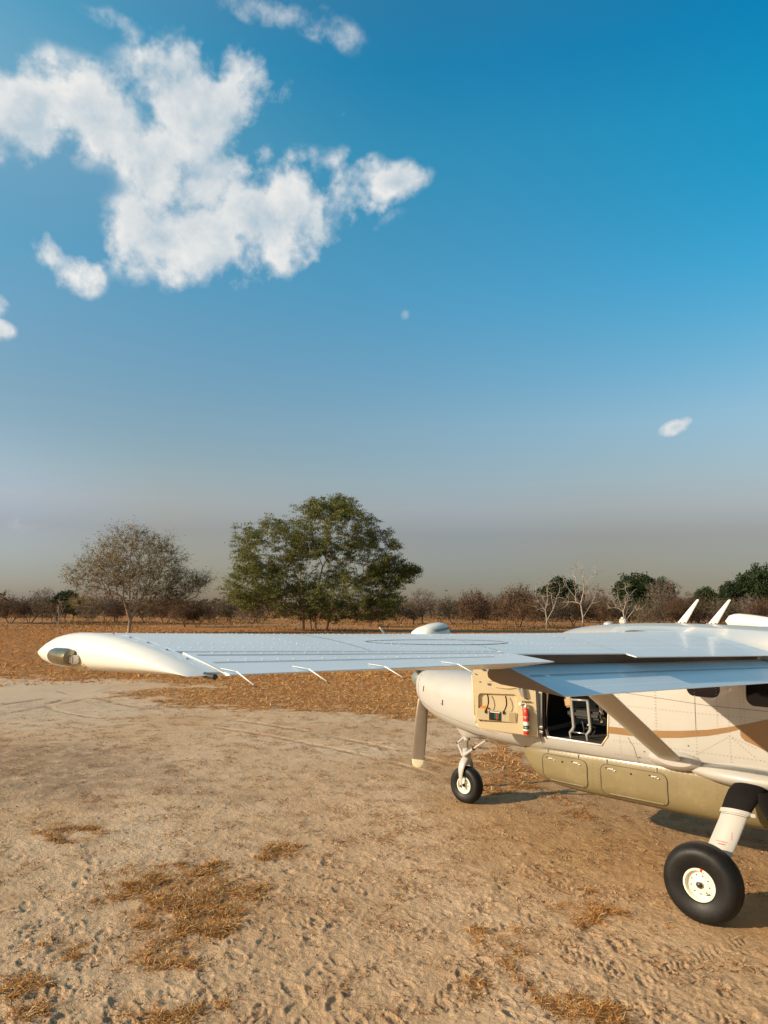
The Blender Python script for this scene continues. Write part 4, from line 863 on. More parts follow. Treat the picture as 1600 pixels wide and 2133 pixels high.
# ---- wings
def wpar(y):
    e = (y-.81)/7.1; chord = 1.90-.77*e; xt = -.70-.21*(1-e); inc = R(5.3-4.6*e); th = .165-.045*e; zt = 2.385+.047*(y-.81); return chord, xt, inc, th, zt
def wpt(y, c, up, off=0.):
    "c: chord fraction from the leading edge; up +1 / -1"
    y_ = abs(y); ch, xt, inc, th, zt = wpar(y_); t = 5*th*(.2969*math.sqrt(max(c, 0))-.126*c-.3516*c*c+.2843*c**3-.1036*c**4); cam_ = .022*4*c*(1-c)*(1.15-.3*c)
    return Vector((xt+ch*(1-c), y, zt+ch*((1-c)*math.tan(inc)+cam_+up*t)+up*off))
CU = [(.5*(1-math.cos(math.pi*k/16))) for k in range(17)]
def wsec(y, cu_, cl_):
    up = [wpt(y, c*cu_, 1) for c in CU]; lo = [wpt(y, c*cl_, -1) for c in CU]
    a = wpt(y, cu_, 1)-Vector((0, 0, .007)); b = wpt(y, cl_, 1)-Vector((0, 0, .009)) if cl_ < cu_ else wpt(y, cl_, 1)-Vector((0, 0, .004))
    return up[::-1]+lo[1:]+[b, a]                        # upper from lip to nose, lower back to cl, cove, lip
YA, YB, YT = 5.93, 7.86, 7.90
for sg, sname in ((1, 'left'), (-1, 'right')):
    mb = MB()
    for y0, y1, a, b in ((.70, 4.45, .835, .70), (4.45, YA-.02, .785, .70), (YA-.02, YB, .742, .742), (YB, YT, .97, .97)):
        n = max(2, int((y1-y0)/.35)+1); ss = [wsec(sg*(y0+(y1-y0)*k/(n-1)), a, b) for k in range(n)]
        if y1 == YT: ss = [[q for q in s_] for s_ in ss]
        mb.loft(ss, wingp)
    up = lambda x, y_: None
    def wline(mb, pts, wd, m, off=.002):
        P = []
        for (y0, c0), (y1, c1) in zip(pts[:-1], pts[1:]):
            n = max(1, int(max(abs(y1-y0)/.3, abs(c1-c0)/.08))); P += [(y0+(y1-y0)*k/n, c0+(c1-c0)*k/n) for k in range(n)]
        P.append(pts[-1]); q = [wpt(sg*y, c, 1, off) for y, c in P]; L_, R_ = [], []
        for i, p in enumerate(q):
            t = (q[min(i+1, len(q)-1)]-q[max(i-1, 0)]); t.z = 0; t.normalize(); nv = Vector((-t.y, t.x, 0))*wd/2; L_.append(p+nv); R_.append(p-nv)
        n = len(q); mb.add(L_+R_, [[i, i+1, n+i+1, n+i] for i in range(n-1)], m)
    def wriv(mb, pts, gap, m, r=.0038, off=.001, fn=None):
        fn = fn or (lambda y, c: wpt(sg*y, c, 1, off))
        for (y0, c0), (y1, c1) in zip(pts[:-1], pts[1:]):
            L = math.hypot(y1-y0, (c1-c0)*1.6); n = max(1, int(L/gap))
            for k in range(n):
                p = fn(y0+(y1-y0)*k/n, c0+(c1-c0)*k/n); h = Vector((0, 0, r*.6))
                mb.add([p+Vector((r, 0, 0)), p+Vector((0, r, 0)), p-Vector((r, 0, 0)), p-Vector((0, r, 0)), p+h], [[0, 1, 4], [1, 2, 4], [2, 3, 4], [3, 0, 4]], m)
    for c in (.12, .30, .62, .70): wriv(mb, [(1.0, c), (YB, c)], .045 if c in (.3, .7) else .06, rivetw_m)
    for y in (1.6, 2.3, 3.0, 3.7, 4.45, 5.2, 5.9, 6.6, 7.2): wriv(mb, [(y, .05), (y, .72)], .05, rivetw_m)
    wline(mb, [(1.0, .305), (YB, .305)], .005, rivet_m); pass
    for y in (1.6, 3.0, 4.45, 5.9, 6.9): wline(mb, [(y, .03), (y, .735)], .005, rivet_m)
    wriv(mb, [(YT-.02, .06), (YT-.02, .95)], .16, steel, .007)
    wing = mb.build('wing', parent=plane); 
    # worn scuff on the upper skin
    if sg > 0:
        mb = MB(); rg = [(6.1+ .0+.62*math.cos(t), .575+.055*math.sin(t)) for t in np.linspace(0, 2*math.pi, 40)]
        wline(mb, rg, .014, mat('wing_scuff_grey', (.60, .60, .59), .5, var=.2, vs=12), .0025); mb.build('scuffed_patch', parent=wing, sharp=0, recalc=False)
    # flap cove lining
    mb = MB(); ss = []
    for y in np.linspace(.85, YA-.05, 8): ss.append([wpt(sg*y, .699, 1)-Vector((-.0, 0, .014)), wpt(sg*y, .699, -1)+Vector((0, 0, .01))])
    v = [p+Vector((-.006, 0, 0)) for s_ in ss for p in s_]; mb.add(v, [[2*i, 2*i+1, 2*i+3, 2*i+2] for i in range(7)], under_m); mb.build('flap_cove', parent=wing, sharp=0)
    # tip cap
    mb = MB(); ss = []
    for y, s_, tk in ((YT, 1.0, 1.0), (7.92, 1.0, 1.0), (7.945, .995, .94), (7.965, .985, .80), (7.98, .975, .60), (7.99, .96, .36), (7.993, .95, .12)):
        q = []; ch, xt, inc, th, zt = wpar(YT); 
        for i, c in enumerate([1-c for c in CU]+CU[1:-1]):
            u = 1 if i <= 16 else -1; p = wpt(YT, c, u); pm = (wpt(YT, c, 1)+wpt(YT, c, -1))/2; x = xt+ch*(1-c)*s_
            zz_ = pm.z+(p.z-pm.z)*(1+(.28*math.exp(-c*9)*(1-math.exp(-c*60)) if y > YT else 0))*(tk**1.5 if u > 0 else tk**.7); q.append(Vector((x, sg*y, zz_+.0525*(y-YT)*.4)))
        ss.append(q)
    mb.loft(ss, white2)
    cap = mb.build('wing_tip', parent=wing, sharp=50)
    # aileron
    def ail(y, k):
        ch, xt, inc, th, zt = wpar(y); c0 = .752; q = []
        up_ = .045*(YB-y)/(YB-YA); wpt_ = wpt
        def W(y__, c, u, o=0.):
            p = wpt_(y__, c, u, o); p.z += up_*max(0, c-c0)/(1-c0); return p
        for c in (1.0, .93, .86, .80, c0+.012): q.append(W(sg*y, c, 1, .001 if c < 1 else .002))
        a = wpt(sg*y, c0+.012, 1); b = wpt(sg*y, c0+.012, -1); q.append((a*.7+b*.3)+Vector((.018, 0, 0))); q.append((a*.3+b*.7)+Vector((.018, 0, 0)))
        for c in (c0+.012, .80, .86, .93, 1.0): q.append(W(sg*y, c, -1, .001 if c < 1 else .002))
        return q
    mb = MB(); mb.loft([ail(y, 0) for y in np.linspace(YA+.0, YB-.015, 8)], wingp)
    def AP(y, c, off=.003):
        p = wpt(sg*y, c, 1, off); p.z += .045*(YB-y)/(YB-YA)*max(0, c-.752)/.248; return p
    for c in (.775, .86): wriv(mb, [(YA+.05, c), (YB-.05, c)], .07, rivetw_m, .004, .003, AP)
    for c, ya_, wd_ in ((.80, YA+.04, .005), (.885, YA+.3, .004)):
        L_ = [AP(y, c) for y in np.linspace(ya_, YB-.04, 10)]; R_ = [AP(y, c+wd_) for y in np.linspace(ya_, YB-.04, 10)]; mb.add(L_+R_, [[i, i+1, 11+i, 10+i] for i in range(9)], line_m)
    ai = mb.build('aileron', parent=wing, sharp=40)
    if sg > 0:                                        # bright gap edge and pushrod ends
        MB().tube([wpt(YB-.005, .78, 1, .004), wpt(YB-.005, .97, 1, .004)], .0018, rod_m, 6).build('aileron_end_strip', parent=wing)
    for y in (7.84, 7.55, 7.18, 6.74):       # static dischargers
        st = AP(y, .95, .004); en = Vector((st.x-.175, st.y, st.z-.038)); mb = MB(); md = Vector((st.x-.085, st.y, st.z-.004))
        mb.tube([st, md], [.0010, .0015], rod_m, 6); mb.tube([md, en], [.0024, .0016], rod_m, 6); mb.tube([en, en+(en-md).normalized()*.012], .002, blackp, 6); mb.build('static_discharger', parent=ai)
    # flap: slightly lowered and moved back
    FT = R(10.5)
    def flp(y):
        FT = R(10.5+7.0*(YA-y)/4)
        zt = 2.500+.0475*(y-YA); xt_ = -.78-.015*(YA-y); ch = .47; q = []
        prof = [(1, .002), (.85, .014), (.65, .030), (.45, .046), (.28, .057), (.15, .055), (.06, .040), (.01, .018), (0, -.004), (.02, -.024), (.08, -.036), (.2, -.040), (.4, -.030), (.65, -.016), (.85, -.006), (1, -.002)]
        for c, h in prof:
            a = (1-c)*ch; q.append(Vector((xt_+a*math.cos(FT)-h*math.sin(FT)*1.0, sg*y, zt+a*math.sin(FT)+h*math.cos(FT)*1.0)))
        return q
    def fpt(y, c, h0=.003):
        FT = R(10.5+7.0*(YA-y)/4)
        pr = [(0, -.004), (.06, .040), (.15, .055), (.28, .057), (.45, .046), (.65, .030), (.85, .014), (1, .002)]
        h = np.interp(c, [p[0] for p in pr], [p[1] for p in pr])+h0; a = (1-c)*.47; return Vector((-.78-.015*(YA-y)+a*math.cos(FT)-h*math.sin(FT), sg*y, 2.500+.0475*(y-YA)+a*math.sin(FT)+h*math.cos(FT)))
    mb = MB(); mb.loft([flp(y) for y in np.linspace(.98, YA-.06, 12)], wingp)
    for c in (.25, .5, .82): wriv(mb, [(1.1, c), (YA-.1, c)], .05, rivetw_m, .004, 0, lambda y, c_: fpt(y, c_, .001))
    L_ = [fpt(y, .50, .005) for y in np.linspace(1.1, YA-.1, 12)]; R_ = [fpt(y, .514, .005) for y in np.linspace(1.1, YA-.1, 12)]; mb.add(L_+R_, [[i, i+1, 13+i, 12+i] for i in range(11)], rivet_m)
    flap_o = mb.build('flap', parent=wing, sharp=40)
    cp = flp(YA-.06); cp = [p+Vector((0, sg*.003, 0)) for p in cp]; MB().add(cp, [list(range(len(cp)))], under_m, False).build('flap_end_shade', parent=flap_o, sharp=0)  # dark plate over the flap end, its shade put into the colour
    # lift strut with foot fairing
    A = Vector((.62, sg*.80, 1.25)); B = Vector((.44, sg*3.62, 2.50)); mb = MB(); ax = (B-A).normalized(); ss = []
    for t in np.linspace(-.02, 1.0, 5):
        c = A+(B-A)*t; ch = .145; q = []
        for k in range(20):
            a = 2*math.pi*k/20; q.append(c+Vector((ch*math.cos(a), 0, 0))+Vector((0, -ax.z*sg, abs(ax.y)))*.030*math.sin(a)*(1 if math.cos(a) > 0 else 1))
        ss.append(q)
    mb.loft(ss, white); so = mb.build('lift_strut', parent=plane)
    mb = MB(); ss = []
    for t, a_, b_ in ((0, .005, .003), (.06, .13, .055), (.16, .20, .085), (.35, .235, .105), (.6, .20, .085), (.85, .10, .045), (1, .005, .003)):
        pass
    c0 = Vector((.60, sg*.78, 1.255)); ss = []
    for h, a_, b_ in ((-.06, .31, .115), (0, .305, .11), (.045, .28, .095), (.075, .235, .078), (.095, .19, .062)):
        ss.append([c0+Vector((a_*math.cos(t)-.05*(h+.06)*6, sg*(h+.02), b_*math.sin(t)-.0*h+h*.15)) for t in np.linspace(0, 2*math.pi, 33)[:-1]])
    mb.loft(ss, white); mb.build('strut_fairing', parent=so)

# tip light on the left wing tip
tl = MB(); c = Vector((.3, 7.9, 2.70))
ss = []
for h, a_, b_ in ((-.03, .105, .040), (.006, .10, .038), (.014, .09, .032)): ss.append([Vector((.075+a_*math.copysign(abs(math.cos(t))**.7, math.cos(t)), 7.975+h, 2.728+b_*math.copysign(abs(math.sin(t))**.7, math.sin(t)))) for t in np.linspace(0, 2*math.pi, 29)[:-1]])
tl.loft(ss, liner); tlo = tl.build('tip_light', parent=plane)
mb = MB(); mb.lathe([(0.001, .085), (.014, .082), (.026, .068), (.030, .045), (.031, 0), (.031, -.05), (.026, -.07), (.001, -.075)], (.11, 8.012, 2.734), (1, .0, 0), lens_m, 24); mb.build('light_lens', parent=tlo)
MB().box((.025, 8.002, 2.727), (.035, .035, .032), steel, None, .005).build('light_base', parent=tlo)
mb = MB(); p = wpt(YT+.02, 1.0, 1); mb.tube([p+Vector((.02, .0, 0)), p+Vector((-.035, .0, -.002))], .009, darkm, 12); mb.build('tail_light', parent=plane)
# little hooded fairing and small mast on the leading edge
q = wpt(5.42, .20, 1); q = Vector((q.x+.08, q.y, q.z-.025)); mb = MB(); ss = []
for dx, k_ in ((-.075, .35), (-.06, .8), (-.03, .97), (0, 1), (.04, .97), (.075, .85), (.10, .5)):
    ss.append([q+Vector((dx, -u*(.6+.4*k_), h*k_)) for u, h in ((-.16, -.02), (-.155, .012), (-.13, .045), (-.08, .072), (0, .090), (.07, .098), (.10, .092), (.125, .05), (.145, -.02))])
mb.loft(ss, white2); fo_ = mb.build('vent_fairing', parent=plane, sharp=45)
MB().prism([q+Vector((-.070, -u, h)) for u, h in ((-.07, .052), (.08, .070), (.085, .055), (-.05, .040))], (-.008, 0, 0), under_m).build('vent_slot', parent=fo_)
# roof: blade antennas, small mast, puck
def blade_ant(x, h, name='blade_antenna'):
    z = sec_at(FS, x)[4]; mb = MB(); ss = []
    for t in (0, .25, .5, .75, .97, 1.0):
        c = Vector((x-.22*t, 0, z-.01+h*t)); a_ = (.042*(1-t)+.017)*(1 if t < .99 else .6); w_ = .016*(1-.6*t); ss.append([c+Vector((a_*math.cos(q), w_*math.sin(q), 0)) for q in np.linspace(0, 2*math.pi, 15)[:-1]])
    mb.loft(ss, white2); ao = mb.build(name, parent=plane)
    mb = MB(); mb.box((x-.0, 0, z+.004), (.13, .05, .014), white, None, .006)
    for dx in (-.045, .0, .045):
        mb.lathe([(0, .004), (.008, .003), (.009, 0)], (x+dx, .027, z+.012), (0, .3, 1), blackp, 8)
    mb.build('antenna_base', parent=ao)
blade_ant(.74, .31); blade_ant(.37, .31)
mb = MB(); z = sec_at(FS, 1.50)[4]; mb.box((1.50, 0, z+.03), (.09, .05, .07), white, None, .012); mb.tube([(1.50, 0, z+.06), (1.50, 0, z+.085)], [.028, .022], white, 12); mb.build('small_antenna', parent=plane)
mb = MB(); z = sec_at(FS, 1.66)[4]; mb.lathe([(0.001, .035), (.04, .030), (.065, .012), (.07, -.02)], (1.70, 0, z), (0, 0, 1), white, 24); mb.build('antenna_puck', parent=plane)
mb = MB(); ss = []
for t in np.linspace(0, 1, 16):
    x = 1.32-1.15*t; rr_ = .145*math.sqrt(max(.0, 1-(1-min(1, t/.22))**2)) if t < .22 else .145*(1-.75*((t-.22)/.78)**1.6)
    ss.append([Vector((x, -3.65+max(rr_, .002)*math.cos(a), 2.77-.05*t+max(rr_, .002)*math.sin(a))) for a in np.linspace(0, 2*math.pi, 25)[:-1]])
mb.loft(ss, white2); mb.tube([(1.29-1.1*t, -3.65, 2.77-.05*t+.004+(.145*math.sqrt(max(.0, 1-(1-min(1, t/.22))**2)) if t < .22 else .145*(1-.75*((t-.22)/.78)**1.6))) for t in np.linspace(.05, 1, 14)], .008, blackp, 6); mb.build('radar_pod', parent=plane)
# wing root fairing over the cabin roof
for sg in (1, -1):
    mb = MB(); ss = []
    for x in np.linspace(1.30, -.85, 14):
        e = max(0.02, math.sin(math.pi*min(1, max(0, (1.30-x)/2.3)))); c_ = min(.98, max(.01, (1.24-x)/1.98)); p1 = wpt(sg*1.25, c_, 1, .003); zt = sec_at(FS, x)[4]
        ss.append([Vector((x, sg*.45, zt-.035)), Vector((x, sg*.68, zt-.04-.05*e)), Vector((x, sg*.86, (zt+p1.z)/2-.03)), Vector((x, sg*1.05, p1.z+.012*e)), Vector((x, sg*1.28, p1.z-.004))])
    v = [p for s_ in ss for p in s_]; mb.add(v, [[5*i+k, 5*i+k+1, 5*i+k+6, 5*i+k+5] for i in range(13) for k in range(4)], white2); mb.build('wing_root_fairing', parent=plane, sharp=0)
# tail
def tailsurf(name, secs, m=white):
    mb = MB(); ss = []
    for o_, ch, th, ax in secs:
        o_ = Vector(o_); q = []
        for k in range(18):
            t = 2*math.pi*k/18; c = .5*(1+math.cos(t)); th_ = 5*th*(.2969*math.sqrt(1-c+1e-6)-.126*(1-c)-.3516*(1-c)**2+.2843*(1-c)**3-.1036*(1-c)**4)
            q.append(o_+Vector((ch*c, 0, 0))+Vector(ax)*ch*th_*math.copysign(1, math.sin(t)))
        ss.append(q)
    mb.loft(ss, m); return mb.build(name, parent=plane)
tailsurf('fin', [((-7.2, 0, 2.3), 2.0, .10, (0, 1, 0)), ((-7.5, 0, 3.2), 1.5, .10, (0, 1, 0)), ((-7.8, 0, 4.5), 1.0, .09, (0, 1, 0))])
for sg in (1, -1): tailsurf('tailplane', [((-7.0, sg*.05, 2.45), 1.3, .1, (0, 0, 1)), ((-7.0, sg*3.1, 2.5), .85, .09, (0, 0, 1))])

# ---- main gear
def wheel(parent, c, ax, Rr, wd, rim, name='wheel', scale=1.):
    c = Vector(c); ax = Vector(ax); wo = empty(name, (0, 0, 0)); wo.parent = parent; h = wd/2
    prof = [(rim*.98, h*.62), (rim*1.06, h*.80), (rim*1.16, h*.90), (Rr*.72, h*1.02), (Rr*.82, h*1.0), (Rr*.90, h*.88), (Rr*.955, h*.68), (Rr*.985, h*.42), (Rr*.998, h*.20)]
    gro = [(Rr*.985, h*.18), (Rr*.985, h*.14), (Rr, h*.12), (Rr, h*.03), (Rr*.986, h*.02)]
    full = prof+gro+[(a, -b) for a, b in (prof+gro)[::-1]]
    mb = MB(); mb.lathe(full, c, ax, rubber, 72); mb.build('tyre', parent=wo, sharp=60)
    mb = MB(); o_ = h*.80
    mb.lathe([(rim*1.07, o_*.95), (rim*1.05, o_*1.05), (rim*.93, o_*1.06), (rim*.90, o_*.98), (rim*.86, o_*.72), (rim*.74, o_*.62), (rim*.70, o_*.72), (rim*.40, o_*.80), (rim*.28, o_*.84), (rim*.26, o_*.84), (.001, o_*.80)], c, ax, rim_m, 48)
    mb.lathe([(rim*1.02, -o_*.95), (rim*.8, -o_*.6), (.001, -o_*.5)], c, ax, rim_m, 32)
    a = ax.orthogonal().normalized(); b = ax.cross(a)
    for k in range(9):
        t = 2*math.pi*k/9+.3; mb.lathe([(.0045*scale+.002, o_*.0+.004), (.0065, 0)], c+ax*(o_*.745)+(a*math.cos(t)+b*math.sin(t))*rim*.60, ax, darkm, 8)
        mb.lathe([(.0001, .0045), (.007, .004), (.0075, 0)], c+ax*(o_*.745)+(a*math.cos(t)+b*math.sin(t))*rim*.60, ax, darkm, 8)
    rm = mb.build('rim', parent=wo, sharp=45)
    mb = MB(); mb.lathe([(.001, .030), (rim*.10, .028), (rim*.17, .020), (rim*.19, .0), (rim*.24, -.002)], c+ax*(o_*.83), ax, darkm, 20); mb.lathe([(rim*.20, .012), (rim*.25, .010), (rim*.27, -.01)], c+ax*(o_*.83), ax, steel, 20); mb.build('hub_cap', parent=wo)
    return wo, a, b, o_
for sg in (1, -1):
    gear = empty('main_gear', (0, 0, 0)); gear.parent = plane
    wc = Vector((0, sg*1.76, .352)); wo, a, b, o_ = wheel(gear, wc, (0, sg, 0), .362, .27, .142)
    # red slip mark across the rim edge and valve stem
    mb = MB(); d = Vector((-.18, 0, 1)).normalized(); e = Vector((1, 0, .18)).normalized(); p = wc+Vector((0, sg*o_*1.02, 0)); e2 = e*.011
    q0 = p+d*.127+Vector((0, sg*.006, 0)); q1 = p+d*.155+Vector((0, sg*.004, 0)); mb.add([q0-e2, q0+e2, q1+e2, q1-e2], [[0, 1, 2, 3]], red_m); q2 = wc+d*.105+Vector((0, sg*o_*.70, 0)); q3 = p+d*.129+Vector((0, sg*.006, 0)); mb.add([q2-e2, q2+e2, q3+e2, q3-e2], [[0, 1, 2, 3]], red_m)
    mb.build('slip_mark', parent=wo, sharp=0)
    mb = MB(); q = wc+Vector((-.055, sg*o_*.74, -.085)); mb.tube([q, q+Vector((-.035, sg*.02, .02))], .006, blackp, 6); mb.build('valve_stem', parent=wo)
    # leg: streamlined fairing from the belly out to the axle
    LP = [((-.24, .86, 1.12), .155, .05), ((-.23, .97, 1.12), .155, .052), ((-.215, 1.06, 1.09), .153, .052), ((-.19, 1.13, 1.02), .145, .048), ((-.155, 1.19, .92), .132, .042), ((-.13, 1.24, .83), .126, .040), ((-.06, 1.38, .60), .128, .036), ((-.01, 1.48, .42), .112, .030)]
    def legsec(p, ch, th, k0, grow=0.):
        p0 = LP[max(k0-1, 0)][0]; p1 = LP[min(k0+1, len(LP)-1)][0]; t = Vector((0, sg*(p1[1]-p0[1]), p1[2]-p0[2])).normalized(); nv = Vector((0, -t.z, t.y))
        return [Vector((p[0], sg*p[1], p[2]))+Vector(((ch+grow)*math.cos(q), 0, 0))+nv*(th+grow)*math.sin(q) for q in np.linspace(0, 2*math.pi, 29)[:-1]]
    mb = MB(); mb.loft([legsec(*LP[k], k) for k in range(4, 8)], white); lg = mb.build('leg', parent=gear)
    mb = MB(); mb.loft([legsec(*LP[k], k, .008) for k in range(0, 5)], black); mb.build('black_boot', parent=gear)
    def lerp(a_, b_, t): return tuple(a_[0][i]+(b_[0][i]-a_[0][i])*t for i in range(3)), a_[1]+(b_[1]-a_[1])*t, a_[2]+(b_[2]-a_[2])*t
    p1 = lerp(LP[4], LP[5], -.08); p2 = lerp(LP[4], LP[5], .30); mb = MB(); mb.loft([legsec(*p1, 4, .004), legsec(*p1, 4, .017), legsec(*p2, 4, .017), legsec(*p2, 4, .004)], white)
    mb.box(Vector((p1[0][0]-.17, sg*(p1[0][1]+.03), p1[0][2]-.01)), (.05, .02, .035), white, None, .004); mb.build('boot_clamp', parent=gear)
    p3 = lerp(LP[4], LP[5], .42); p4 = lerp(LP[4], LP[5], .46); mb = MB(); mb.loft([legsec(*p3, 4, .001), legsec(*p3, 4, .002), legsec(*p4, 4, .002), legsec(*p4, 4, .001)], blackp); mb.build('seal_line', parent=gear)
    # small red stencil lines on the leg
    mb = MB(); rs = random.Random(3)
    c6 = LP[6]; t = Vector((0, sg*(LP[7][0][1]-LP[5][0][1]), LP[7][0][2]-LP[5][0][2])).normalized(); nv = Vector((0, -t.z*1, t.y*1)); nv = nv if nv.y*sg > 0 else -nv
    def lmark(x, s_, wd, hh):
        q = Vector((x+c6[0][0], sg*(c6[0][1]), c6[0][2]))+t*s_; qn = nv*(.036*math.sqrt(max(0, 1-(x/.13)**2))+.0035+.006); q = q+qn; mb.add([q+Vector((-wd/2, 0, 0)), q+Vector((wd/2, 0, 0)), q+Vector((wd/2, 0, 0))+t*hh, q+Vector((-wd/2, 0, 0))+t*hh], [[0, 1, 2, 3]], ink_m)
    for row, (x0, x1, s_) in enumerate(((-.055, .045, -.045), (-.035, .028, -.022))):
        x = x0
        while x < x1:
            wd = rs.uniform(.004, .011); lmark(x, s_, wd, .007+.003*row); x += wd+.004
    for k in range(5): lmark(-.095, -.15+k*.016, .006, .010)
    mb.build('red_lettering', parent=lg, sharp=0)
    MB().tube([(0, sg*1.50, .40), (0, sg*1.56, .352), (0, sg*1.70, .352)], [.05, .05, .045], grey_m, 16).build('axle', parent=gear)
    MB().lathe([(.001, .05), (.10, .05), (.11, .03), (.11, -.03), (.001, -.04)], (0, sg*1.60, .352), (0, 1, 0), darkm, 24).build('brake', parent=gear)
    # belly fairing round the leg root
    mb = MB(); ss = []
    for x, w_, hh in ((.52, .004, .004), (.47, .05, .03), (.38, .11, .06), (.2, .20, .095), (0, .26, .115), (-.25, .28, .12), (-.6, .24, .11), (-1.0, .14, .08), (-1.3, .005, .01)):
        ss.append([Vector((x, sg*(.72+w_*math.cos(t)*(1 if math.cos(t) > 0 else .3)), 1.19+.02*(-x*0)+hh*math.sin(t))) for t in np.linspace(0, 2*math.pi, 29)[:-1]])
    mb.loft(ss, white); fa = mb.build('gear_fairing', parent=plane)
    rv = MB()
    for k in range(11):
        t = k/10; x = .45-1.5*t; rv.lathe([(0, .003), (.006, .002), (.007, 0)], (x, sg*(.735+.20*math.sin(math.pi*min(1, t+.05))), 1.19+.085*math.sin(math.pi*min(1, t+.05))), (0, sg*.5, 1), rivet_m, 6)
    rv.build('fairing_screws', parent=fa)
    # dark curved piece behind the gear
    mb = MB(); mb.tube([(-.40, sg*1.02, 1.10), (-.43, sg*1.06, 1.02), (-.50, sg*1.10, .90), (-.62, sg*1.12, .74)], [.11, .10, .085, .07], black, 14, True, .35); mb.build('dark_cuff', parent=plane)
# ---- nose gear
ng = empty('nose_gear', (0, 0, 0)); ng.parent = plane
wo, a, b, o_ = wheel(ng, (4.05, 0, .262), (0, 1, 0), .272, .19, .118)
mb = MB(); ss = []
TH = R(4)
for x0, x1, z, w_ in ((4.24, 3.36, 1.13, .17), (4.20, 3.42, 1.08, .155), (4.16, 3.56, 1.02, .13), (4.12, 3.80, .985, .10)):
    ss.append([Vector((x0+(x1-x0)*c, s_*w_*math.sin(math.pi*max(.06, min(1, c*1.1+.08)))**.6, z-.02*c)) for c, s_ in [(0, 0), (.06, 1), (.15, 1), (.3, 1), (.5, 1), (.75, 1), (.95, 1), (1, 0), (.95, -1), (.75, -1), (.5, -1), (.3, -1), (.15, -1), (.06, -1)]])
mb.loft(ss, white); ngf = mb.build('nose_gear_fairing', parent=plane)
MB().tube([(4.04, 0, 1.03), (4.045, 0, .92)], .052, white, 20).build('strut_collar', parent=ng)
MB().tube([(4.045, 0, .93), (4.05, 0, .78)], .026, steel, 16).build('oleo_piston', parent=ng)
mb = MB(); mb.tube([(4.05, 0, .80), (4.05, 0, .79), (4.052, 0, .60), (4.052, 0, .56)], [.040, .062, .064, .055], white, 20); mb.build('lower_cylinder', parent=ng)
for sg in (1, -1):
    mb = MB(); ss = []
    for y, z, hw, tk, x in ((.0, .68, .055, .03, 4.05), (.05, .635, .062, .028, 4.055), (.10, .575, .060, .022, 4.06), (.128, .50, .052, .016, 4.065), (.136, .42, .036, .012, 4.065), (.138, .34, .028, .011, 4.06), (.138, .27, .027, .011, 4.055), (.138, .235, .016, .010, 4.055)):
        ss.append([Vector((x, sg*y, z))+Vector((hw*math.cos(t), sg*tk*math.sin(t)*.9, tk*math.sin(t)*.3)) for t in np.linspace(0, 2*math.pi, 17)[:-1]])
    mb.loft(ss, white); mb.lathe([(.0001, .012), (.014, .010), (.016, 0)], (4.055, sg*.149, .262), (0, sg, 0), darkm, 14); mb.build('fork_arm', parent=ng)
mb = MB(); mb.tube([(4.09, .0, .96), (4.20, .02, .86), (4.20, .02, .855)], [.018, .017, .016], white, 8); mb.tube([(4.20, .02, .855), (4.10, .03, .68)], [.018, .02], white, 8); mb.lathe([(.0001, .03), (.012, .03), (.012, -.03), (.0001, -.03)], (4.205, .02, .857), (0, 1, 0), darkm, 10); mb.build('torque_link', parent=ng)
mb = MB(); p0, p1, p2 = Vector((4.04, .08, .70)), Vector((3.84, .11, .835)), Vector((3.60, .14, .985)); mb.tube([p0, p1], .024, white, 12); mb.tube([p1, p2], .016, white, 10); mb.build('shimmy_damper', parent=ng)
mb = MB(); mb.tube([p1-(p1-p0).normalized()*.012, p1+(p1-p0).normalized()*.012], .030, blackp, 12); mb.lathe([(.0001, .02), (.012, .018), (.013, 0)], p0, (0, 1, 0), darkm, 10); mb.build('damper_clamp', parent=ng)
# ---- cockpit door, swung right forward so its lined inner face shows
th = R(32); HD = Vector((2.25, .83, 0)); dd_ = Vector((math.cos(th), math.sin(th), 0)); dn = Vector((-math.sin(th), math.cos(th), 0))
def D(s_, z, o_=0.): return HD+dd_*s_+dn*o_+Vector((0, 0, z))
def dprism(poly, o0, o1, m): return MB().prism([D(s_, z, o0) for s_, z in poly], dn*(o1-o0), m)
dpoly = [(.06, 1.295), (.80, 1.37), (.845, 1.43), (.862, 1.53), (.895, 2.05), (.80, 2.42), (.10, 2.42), (.085, 1.90)]
door = dprism(dpoly, -.045, 0, liner).build('cockpit_door', parent=plane, sharp=30)
rec = [(s_, z) for s_, z in rrect(.325, .825, 1.455, 1.82, .045)]
c1 = tmpobj(dprism(rec, -.034, .02, liner2)); wn_ = tmpobj(dprism(rrect(.14, .80, 2.10, 2.36, .08), -.1, .05, liner)); boolean(door, [c1, wn_]); resharp(door, 25)
mb = MB(); mb.prism([D(s_*1.0, z, -.050) for s_, z in [(.04, 1.28), (.815, 1.355), (.865, 1.43), (.88, 1.53), (.912, 2.05), (.81, 2.44), (.08, 2.44), (.06, 1.9)]], -dn*.012, white); mb.build('door_skin', parent=door)
mb = MB()
for a_, b_ in zip([(.06, 1.29), (.805, 1.365), (.853, 1.43), (.87, 1.53)], [(.805, 1.365), (.853, 1.43), (.87, 1.53), (.905, 2.05)]): mb.tube([D(*a_, -.02), D(*b_, -.02)], .011, liner, 8)
mb.build('door_seal', parent=door)
pk = [(.335, 1.462), (.815, 1.485), (.845, 1.53), (.85, 1.625), (.80, 1.630), (.62, 1.606), (.345, 1.592), (.328, 1.58)]
mb = dprism(pk, -.004, .012, liner2); pko = mb.build('door_pocket', parent=door)
MB().prism([D(s_, z, .0125) for s_, z in [(.345, 1.475), (.43, 1.48), (.43, 1.585), (.345, 1.583)]], dn*.004, mat('tan_pad', (.43, .34, .18), .6)).build('pocket_pad', parent=pko)
